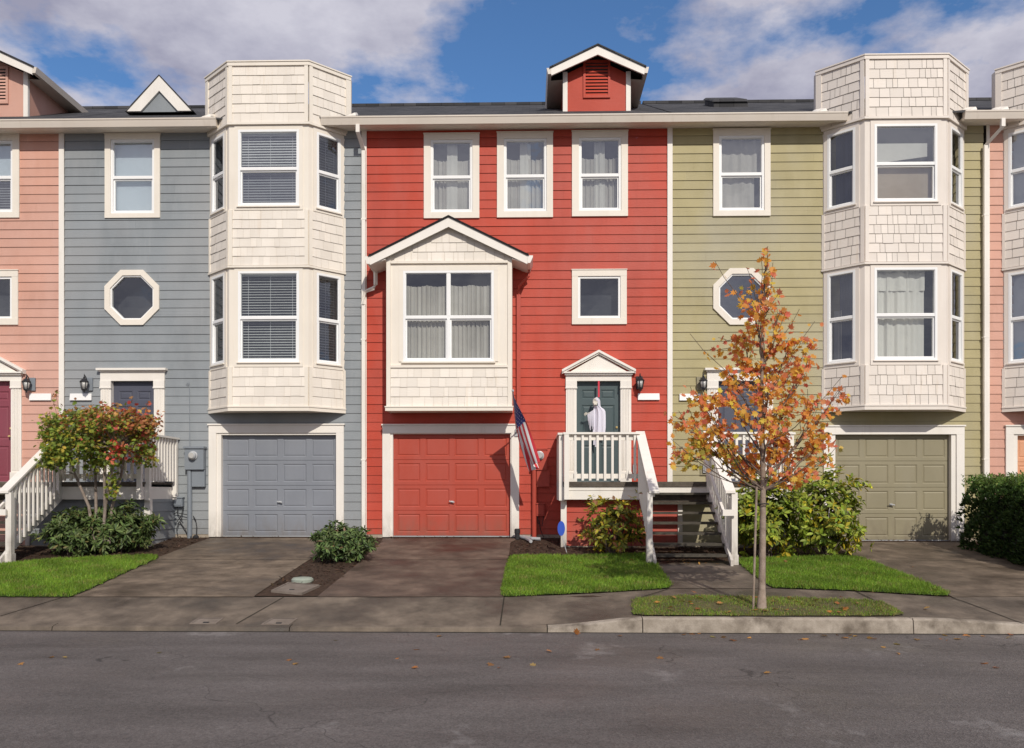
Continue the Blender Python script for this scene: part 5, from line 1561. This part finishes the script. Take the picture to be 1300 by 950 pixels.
# ------------------------------------------------------------------ street maple
def maple():
    bx_, by_ = gxy(967, 774); g = G(bx_, by_)
    sc = (by_ + D) / F                      # metres per photo pixel at the tree
    t = thing('maple_tree', 'young street maple with orange autumn leaves on the kerb strip', 'tree', (bx_, by_, g))
    def at_(px, py): return at(px, py, by_)
    tr = MB(); pts = []; rad = []
    H = at_(967, 322)[1] - g
    for i in range(15):
        u = i / 14; z = g - .06 + H * u
        pts.append(Vector((bx_ + .035 * math.sin(u * 7) * u + .03 * u, by_ + .03 * math.sin(u * 5 + 1) * u, z)))
        rad.append(.043 * (1 - u) ** .9 + .006 + (.018 if i == 0 else 0))
    tr.tube(pts, rad, 10)
    def on(z):
        u = min(1, max(0, (z - g + .06) / H)); i = min(13, int(u * 14)); return pts[i].lerp(pts[i + 1], u * 14 - i)
    R = random.Random(21)
    L_ = []      # leaf points (pos, direction)
    def spray(path, d, k, spread):
        for _ in range(k):
            f = R.uniform(.25, 1.06) * (len(path) - 1); i = min(len(path) - 2, int(f))
            if R.random() < .10: continue
            L_.append((path[i].lerp(path[i + 1], f - i) + Vector((R.gauss(0, spread), R.gauss(0, spread), R.gauss(0, spread * .9) - .02)), d))
    def limb(p, q, r, sag=0.0):
        p, q = Vector(p), Vector(q); n = 5; path = []
        for i in range(n + 1):
            u = i / n; w = p.lerp(q, u); w.z += -.16 * math.sin(math.pi * u) * (q - p).length * .5 + sag * u
            w += Vector((R.uniform(-.02, .02), R.uniform(-.02, .02), R.uniform(-.015, .015))); path.append(w)
        tr.tube(path, [lerp(r, .003, i / n) for i in range(n + 1)], 5, 1); return path
    # clumps: centre and half size in metres about the trunk foot, leaves per clump
    def at2(px, py): x, z = at(px, py, by_); return x - bx_, z - g
    clumps = [(969, 338, 9, 18, 26), (976, 366, 16, 18, 45), (946, 372, 18, 14, 26), (958, 398, 30, 18, 80), (990, 396, 12, 18, 28), (948, 425, 26, 18, 85), (978, 430, 22, 20, 80), (1004, 436, 20, 18, 50),
              (955, 458, 26, 16, 75), (986, 462, 26, 16, 75), (1012, 470, 18, 16, 45), (928, 468, 18, 16, 40), (972, 492, 32, 18, 95), (1006, 500, 24, 16, 65), (918, 498, 24, 13, 50), (936, 512, 22, 12, 45), (894, 512, 24, 14, 65),
              (872, 535, 20, 18, 75), (900, 545, 26, 18, 95), (880, 565, 24, 16, 85), (925, 566, 26, 16, 75), (862, 570, 12, 14, 34), (960, 532, 32, 18, 85), (996, 540, 28, 20, 100), (1036, 520, 22, 18, 75), (1052, 548, 18, 18, 65),
              (1028, 566, 26, 18, 85), (990, 575, 32, 18, 100), (955, 575, 28, 16, 70), (1000, 598, 22, 12, 50), (1020, 590, 18, 12, 40), (1058, 500, 12, 18, 22), (1030, 455, 12, 24, 16), (878, 500, 16, 10, 22), (1064, 575, 10, 10, 16), (945, 594, 18, 10, 28)]
    for (cx_, cy_, rx, ry, k) in clumps:
        X_, Z_ = at2(cx_, cy_); rx, ry = rx * sc, ry * sc
        dep = R.uniform(-.45, .45) * min(1.0, .35 + abs(Z_ - 2.3) * -.2 + .65)
        hub = Vector((bx_ + X_, by_ + dep * (1 if abs(X_) < .7 else .6), g + Z_))
        st_ = on(g + max(1.55, Z_ - .55 - abs(X_) * .55)); main = limb(st_, hub, .013 if k < 60 else .016)
        for j in range(max(2, k // 9)):
            e = hub + Vector((R.gauss(0, .55) * rx, R.gauss(0, .55) * rx + R.uniform(-.12, .12), R.gauss(0, .55) * ry))
            s0 = main[R.randint(3, 5)]; tw = limb(s0, e, .006); spray(tw, (e - s0).normalized(), k // max(2, k // 9) + 3, .045)
    # bare whippy leaders above the crown and at its sides
    for (px_, py_) in ((970, 318), (962, 330), (980, 345), (945, 345), (905, 335), (880, 420), (1012, 395), (1040, 430), (1070, 478), (850, 575), (1035, 408), (985, 330)):
        X_, Z_ = at2(px_, py_); e = Vector((bx_ + X_, by_ + R.uniform(-.2, .2), g + Z_)); tw = limb(on(g + max(1.6, Z_ - .5 - abs(X_) * .4)), e, .007); spray(tw[3:], Vector((0, 0, 1)), 5, .03)
    o = tr.build('trunk', [M['bark'], M['twig']], t, smooth=True)
    P = np.array([tuple(p) for p, d in L_]); A = np.array([tuple(d) for p, d in L_])
    n = len(P)
    ax = A * .5 + rand_unit(n) * .8 + np.array([0, 0, -.5]); nr = np.array([.2, -1.0, .55]) + rand_unit(n) * .6
    hot = [(.88, .36, .07), (.90, .52, .08), (.88, .29, .13), (.90, .64, .10), (.70, .34, .07), (.80, .21, .12)]
    col = palette(n, hot, (5, 3.4, 4, 1.8, 1.0, 1.6), .15)
    gr = (np.sin(P[:, 0] * 3.1 + .6) * np.sin(P[:, 2] * 3.7) > .3) & (P[:, 2] < g + 2.5); k = gr & (rng.random(n) < .5); col[k] = palette(k.sum(), [(.50, .42, .07), (.36, .34, .06), (.62, .50, .08)], (1, 1, 1))
    leaf_mesh('crown', MAPLE, P, ax, nr, rng.uniform(.048, .100, n), col, M['maple_leaf'], t)
    # stake
    sx, sz = at_(954.5, 776); tx = at_(959.5, 618)[0]
    s = thing('tree_stake', 'pale slender wooden stake standing beside the maple trunk', 'stake', (sx, by_ - .03, g))
    b = MB(); b.tube([(sx, by_ - .06, g - .05), (tx, by_ - .04, at_(959, 618)[1])], .015, 8); b.build('pole', M['bark'], s)
    b = MB(); c = on(at_(966, 640)[1]); b.tube([(c.x + .07 * math.cos(w), c.y + .07 * math.sin(w) - .01, c.z + .005 * math.sin(3 * w)) for w in [k * .52 for k in range(13)]], .008, 5); b.build('tie', M['dark'], s)
    return bx_, by_
tree_xy = maple()

# ------------------------------------------------------------------ vine maple before the blue porch
def vine_maple():
    cy = -2.25
    cx = at(124, 640, cy)[0]; g = G(cx, cy)
    t = thing('vine_maple', 'small multi-stemmed tree with green to red leaves before the blue porch', 'tree', (cx, cy, g))
    sc = (cy + D) / F
    b = MB(); R = random.Random(8); L_ = []
    q = lambda px, py, dy=0: Vector((at(px, py, cy + dy)[0], cy + dy, at(px, py, cy + dy)[1]))
    zc = q(124, 552).z
    tops = []
    for (x0, x1, dy) in ((120, 86, .0), (123, 118, .25), (133, 134, -.1), (138, 160, .1), (130, 148, -.3)):
        p0 = q(x0, 690, 0); p3 = q(x1, 565, dy); p1 = p0.lerp(p3, .35) + Vector(((x1 - x0) * -.002, 0, .05)); p2 = p0.lerp(p3, .7) + Vector((0, R.uniform(-.05, .05), 0))
        b.tube([p0, p1, p2, p3], [.034, .028, .023, .015], 8); tops += [p2, p3, p3]
    n = 250
    for k in range(n):
        u, v = R.uniform(-1, 1), R.uniform(-1, 1)
        x = lerp(58, 192, (u + 1) / 2); edge = 1 - abs(u) ** 3
        ztop = 520 + 14 * abs(u) ** 2 + R.uniform(-6, 6); zbot = 597 - 6 * (1 - abs(u)) - 12 * abs(u) ** 2 + R.uniform(-8, 8)
        p = q(x, lerp(ztop, zbot, R.random() ** 1.1), v * .75 * math.sqrt(max(.1, edge)))
        s = min(tops, key=lambda w: (w - p).length + R.uniform(0, .3))
        m = s.lerp(p, .5) + Vector((0, 0, -.04))
        b.tube([s, m, p], [.008, .005, .003], 4)
        d = (p - s).normalized()
        for j in range(R.randint(23, 31)): L_.append((p + Vector((R.gauss(0, .07), R.gauss(0, .08), R.gauss(0, .055))), d))
    for (x, y) in ((70, 500), (67, 508), (205, 525), (203, 532), (188, 510), (190, 519), (168, 505), (95, 510), (58, 525)):
        p = q(x, y); s = q(x * .8 + 25, y + 40); b.tube([s, p], [.005, .003], 4)
        for j in range(14): L_.append((s.lerp(p, R.uniform(.3, 1.05)) + Vector((R.gauss(0, .025), R.gauss(0, .03), R.gauss(0, .025))), Vector((0, 0, 1))))
    for j in range(90): L_.append((q(R.gauss(144, 3), lerp(600, 636, R.random()), -.2) + Vector((R.gauss(0, .04), R.gauss(0, .05), 0)), Vector((0, 0, 1))))
    b.build('trunk', M['bark_grey'], t, smooth=True)
    P = np.array([tuple(p) for p, d in L_]); A = np.array([tuple(d) for p, d in L_]); n = len(P)
    ax = A * .4 + rand_unit(n) * .9 + np.array([0, 0, -.4]); nr = np.array([0, -.4, .9]) + rand_unit(n) * .6
    px = (P[:, 0] - q(124, 550).x) / sc; pz = (P[:, 2] - zc) / sc
    red = np.clip(.06 + px / 150 + pz / 70 + rng.normal(0, .22, n), 0, 1)
    green = palette(n, [(.12, .17, .026), (.18, .21, .032), (.085, .12, .022), (.30, .25, .04)], (3, 3, 2, 1.6))
    rust = palette(n, [(.24, .085, .035), (.30, .13, .05), (.34, .07, .05), (.20, .10, .04), (.34, .19, .05)], (3, 3, 2, 2, 1.5))
    col = np.where((rng.random(n) < red)[:, None], rust, green)
    hot = (np.hypot(px - 38, (pz + 22) * 1.1) < 16) & (rng.random(n) < .6); col[hot] = palette(hot.sum(), [(.55, .07, .055), (.55, .13, .07)], (1, 1))
    leaf_mesh('crown', MAPLE, P, ax, nr, rng.uniform(.05, .088, n), np.clip(col * 1.75, 0, .9), M['leaf'], t)
vine_maple()

# ------------------------------------------------------------------ lawns
def inside(poly, X, Y):
    r = np.zeros(len(X), bool); n = len(poly)
    for i in range(n):
        (x0, y0), (x1, y1) = poly[i], poly[(i + 1) % n]
        c = ((y0 > Y) != (y1 > Y)) & (X < (x1 - x0) * (Y - y0) / (y1 - y0 + 1e-12) + x0); r ^= c
    return r
def smooth_poly(p, it=2):
    c = (sum(a for a, b in p) / len(p), sum(b for a, b in p) / len(p)); p = [(a + .035 * (1 if a > c[0] else -1), b + .03 * (1 if b > c[1] else -1)) for a, b in p]
    for _ in range(it):
        q = []
        for a, b in zip(p, p[1:] + p[:1]): q += [(lerp(a[0], b[0], .1), lerp(a[1], b[1], .1)), (lerp(a[0], b[0], .9), lerp(a[1], b[1], .9))]
        p = q
    return p
def lawn(poly, dens, hgt, cols, wts, label=None, patch=0.0):
    poly = smooth_poly(poly)
    sheet('lawn', poly, .022, 'turf_dry' if patch else 'turf')
    xs = [p[0] for p in poly]; ys = [p[1] for p in poly]
    n = int(dens * (max(xs) - min(xs)) * (max(ys) - min(ys)))
    X = rng.uniform(min(xs), max(xs), n); Y = rng.uniform(min(ys), max(ys), n); k = inside(poly, X + .022 * np.sin(X * 31 + Y * 17) + rng.normal(0, .012, n), Y + .022 * np.sin(X * 23 - Y * 29) + rng.normal(0, .012, n)); X, Y = X[k], Y[k]
    nz = np.sin(X * 3.1 + 1) * np.sin(Y * 4.2) + .6 * np.sin(X * 7.7 + Y * 6.1)
    if patch:
        d = np.hypot((X - tree_xy[0]) / 1.3, (Y - tree_xy[1]) / .35); k = (rng.random(len(X)) < np.clip((d + .45 * nz) * .85 - .1, .10, 1)); X, Y, nz = X[k], Y[k], nz[k]
    n = len(X)
    Z = np.array([G(x, y) for x, y in zip(X, Y)]) + .018
    P = np.stack([X, Y, Z], 1)
    ax = np.stack([rng.normal(0, .42, n), rng.normal(0, .42, n), np.ones(n)], 1); nr = rand_unit(n)
    col = palette(n, cols, wts, .16) * (1 + .20 * np.clip(nz, -1, 1))[:, None]
    dry = (np.sin(X * 5.3 + 2) * np.sin(Y * 6.7 + 1) > .55) & (rng.random(n) < .35); col[dry] = palette(dry.sum(), [(.34, .32, .10), (.28, .30, .07)], (1, 1))
    h = hgt * rng.uniform(.55, 1.25, n)
    o = leaf_mesh('grass', BLADE, P, ax, nr, h, col, M['grassblade'], None, np.full(n, .0065))
    tag(o, kind='stuff')
GRS = [(.170, .295, .028), (.215, .36, .036), (.275, .43, .048), (.12, .20, .022), (.40, .40, .10)]
lawn(PG((-14, 720), (60, 713), (183, 707), (200, 708.5), (170, 722), (93, 758.8), (40, 758.6), (-60, 758)), 6500, .055, GRS, (3, 4, 3, 2, .4))
lawn(PG((650, 707.5), (735, 708), (822, 705), (834, 722), (851, 747.5), (770, 752.5), (700, 756), (639.5, 758.8), (642, 735)), 6500, .055, GRS, (3, 4, 3, 2, .4))
lawn(PG((937, 712), (1000, 710), (1075, 708), (1100, 713), (1150, 733), (1209, 758.5), (1080, 750.5), (981, 747), (955, 728)), 6500, .055, GRS, (3, 4, 3, 2, .4))
lawn(PG((806, 762), (870, 758.5), (960, 760), (1115, 764.5), (1148, 782.6), (980, 783.6), (806, 782.8)), 5600, .034, GRS[:4] + [(.36, .30, .11), (.30, .29, .07)], (3, 3, 1.5, 2, 3, 3), patch=1.0)

# bark chips over the planting beds
def chips():
    n = 15000
    X = rng.uniform(-10.5, 9.5, n); Y = -rng.random(n) * 5.8
    bl = [PG((266, 683.5), (436, 683.5), (385, 716), (322, 758.6), (92, 758.6), (198, 709)), PG((486, 684), (657, 684), (648, 690), (639.5, 758.6), (403, 758.6), (484, 689)), PG((1046, 688.5), (1222, 688.5), (1300, 716), (1420, 757), (1210, 758.6), (1094, 711)), PG((833, 713), (937, 713), (980, 747.2), (850, 747.7))]
    k = np.ones(n, bool)
    for p in bl: k &= ~inside(p, X, Y)
    for p in (PG((-14, 720), (183, 707), (200, 708.5), (90, 757), (-60, 752)), PG((650, 707.5), (822, 705), (851, 747.5), (639.5, 758.8)), PG((937, 712), (1075, 708), (1209, 758.5), (981, 747))): k &= ~inside(p, X, Y)
    yl = np.array([gxy(px, 752)[1] for px in (640,)])[0]
    k &= Y > -5.15 + 0 * X
    X, Y = X[k], Y[k]; n = len(X)
    P = np.stack([X, Y, np.array([G(x, y) for x, y in zip(X, Y)]) + rng.uniform(0, .018, n)], 1)
    ax = np.stack([rng.normal(size=n), rng.normal(size=n), rng.normal(0, .25, n)], 1); nr = np.array([0, 0, 1.]) + rand_unit(n) * .5
    o = leaf_mesh('bark_mulch', OVAL, P, ax, nr, rng.uniform(.03, .085, n), palette(n, [(.12, .07, .045), (.07, .04, .026), (.17, .105, .07), (.04, .025, .018)], (3, 3, 1.3, 2)), M['leaf'])
    tag(o, kind='stuff')
chips()

# fallen leaves: scattered on lawn, pavement and road
def fallen():
    pts = [(865, 767), (880, 771), (960, 763), (985, 768), (1003, 764), (1010, 778), (1030, 772), (1075, 775), (1060, 769), (905, 778), (998, 745), (1110, 757), (1180, 775), (25, 846), (63, 838), (85, 838), (205, 831), (505, 837), (530, 826), (625, 844), (635, 848), (680, 845), (700, 828), (732, 806), (756, 825), (640, 835), (970, 854), (1120, 820), (1252, 841), (1284, 804), (1196, 805), (1080, 806), (1050, 807), (866, 716), (876, 718), (905, 716), (887, 717), (846, 716), (1016, 709), (1003, 710), (1030, 707), (745, 753), (1200, 800), (700, 738), (960, 779), (925, 782), (880, 755), (560, 808), (1140, 828)]
    pts += [(rng.uniform(820, 1150), rng.uniform(762, 782)) for _ in range(26)] + [(rng.uniform(780, 1280), rng.uniform(804, 812)) for _ in range(24)] + [(rng.uniform(0, 1300), rng.uniform(806, 860)) for _ in range(8)] + [(rng.uniform(940, 1190), rng.uniform(712, 750)) for _ in range(12)] + [(rng.uniform(660, 1010), rng.uniform(700, 720)) for _ in range(25)]
    P = []
    for px, py in pts:
        x, y = gxy(px, py)
        if y < -7.06:
            dep = F * CZ / (py - HOR); y = dep - D; x = at(px, py, y)[0]; z = .008
        else: z = G(x, y) + (.045 if not (1046 < px < 1300 and py < 757) else .015)
        P.append((x, y, z))
    P = np.array(P); n = len(P)
    ax = np.stack([rng.normal(size=n), rng.normal(size=n), rng.normal(0, .2, n)], 1); nr = np.array([0, 0, 1.]) + rand_unit(n) * .35
    o = leaf_mesh('fallen_leaves', MAPLE, P, ax, nr, rng.uniform(.05, .10, n), palette(n, [(.55, .27, .07), (.50, .20, .06), (.45, .33, .12), (.34, .17, .07)], (3, 2, 2, 2)), M['leaf'])
    tag(o, kind='stuff')
fallen()

# ------------------------------------------------------------------ light, sky, camera
SUN = Vector((.31, -1.0, .74)).normalized()
elev = math.asin(SUN.z); az = math.atan2(SUN.x, SUN.y)
sun = bpy.data.lights.new('sun', 'SUN'); sun.energy = 3.2; sun.angle = math.radians(.53); sun.color = (1.0, .94, .84)
so = bpy.data.objects.new('sun', sun); COL.objects.link(so); so.rotation_euler = SUN.to_track_quat('Z', 'Y').to_euler()

w = bpy.data.worlds.new('World'); scene.world = w; w.use_nodes = True
nt = w.node_tree; nt.nodes.clear()
sky = nt.nodes.new('ShaderNodeTexSky'); sky.sky_type = 'NISHITA'; sky.sun_disc = False; sky.sun_elevation = elev; sky.sun_rotation = az
sky.air_density = 1.0; sky.dust_density = .5; sky.ozone_density = 1.6
tc = nt.nodes.new('ShaderNodeTexCoord')
sep = nt.nodes.new('ShaderNodeSeparateXYZ'); L(nt, tc.outputs['Generated'], sep.inputs[0])
def mth(op, a, b=None, clamp=False):
    n = nt.nodes.new('ShaderNodeMath'); n.operation = op; n.use_clamp = clamp
    for i, v in enumerate((a, b)):
        if v is None: continue
        if hasattr(v, 'node'): L(nt, v, n.inputs[i])
        else: n.inputs[i].default_value = v
    return n.outputs[0]
zz = mth('ADD', mth('MAXIMUM', sep.outputs[2], 0.0), .16)
cmb = nt.nodes.new('ShaderNodeCombineXYZ'); L(nt, mth('DIVIDE', sep.outputs[0], zz), cmb.inputs[0]); L(nt, mth('DIVIDE', sep.outputs[1], zz), cmb.inputs[1])
mp = nt.nodes.new('ShaderNodeMapping'); mp.inputs['Location'].default_value = (5.1, 1.7, 0); L(nt, cmb.outputs[0], mp.inputs[0])
n1 = noise(nt, mp.outputs[0], 1.9, 10, .58); n2 = noise(nt, mp.outputs[0], 3.2, 6, .6)
# clear blue band over the red house, cloud towards both ends
xn = mth('DIVIDE', sep.outputs[0], mth('MAXIMUM', sep.outputs[1], .15))
gap = mth('ABSOLUTE', mth('SUBTRACT', xn, .06))
bias = mth('MULTIPLY', mth('SUBTRACT', mth('MINIMUM', gap, .42), .20), .40)
cov = mth('ADD', mth('ADD', n1, bias), mth('MULTIPLY', mth('MAXIMUM', mth('MULTIPLY', sep.outputs[1], -1.0), 0.0), .16))
cl = ramp(nt, cov, [(.465, 0.0), (.56, 1.0)])
shade = ramp(nt, n2, [(.36, (4.0, 3.9, 5.0)), (.64, (7.6, 7.4, 8.2))])
skyc = mixcol(nt, 1.0, sky.outputs[0], (.78, 1.12, 1.45), 'MULTIPLY')
cc = mixcol(nt, mth('MULTIPLY', cl, .92), skyc, shade)
bg = nt.nodes.new('ShaderNodeBackground'); bg.inputs['Strength'].default_value = .088
L(nt, cc, bg.inputs[0])
wo = nt.nodes.new('ShaderNodeOutputWorld'); L(nt, bg.outputs[0], wo.inputs[0])

cam = bpy.data.cameras.new('camera'); co = bpy.data.objects.new('camera', cam); COL.objects.link(co)
co.location = (0, -D, CZ); co.rotation_euler = (math.radians(90), 0, YAW)
cam.sensor_width = 36; cam.lens = F / 1300 * 36; cam.shift_y = (HOR - 475) / 1300; cam.clip_end = 2000
scene.camera = co
scene.view_settings.view_transform = 'Standard'; scene.view_settings.look = 'None'; scene.view_settings.exposure = 0; scene.view_settings.gamma = 1
scene.render.engine = 'CYCLES'
scene.render.resolution_x = 1024; scene.render.resolution_y = 748
scene.cycles.transparent_max_bounces = 12; scene.cycles.max_bounces = 6
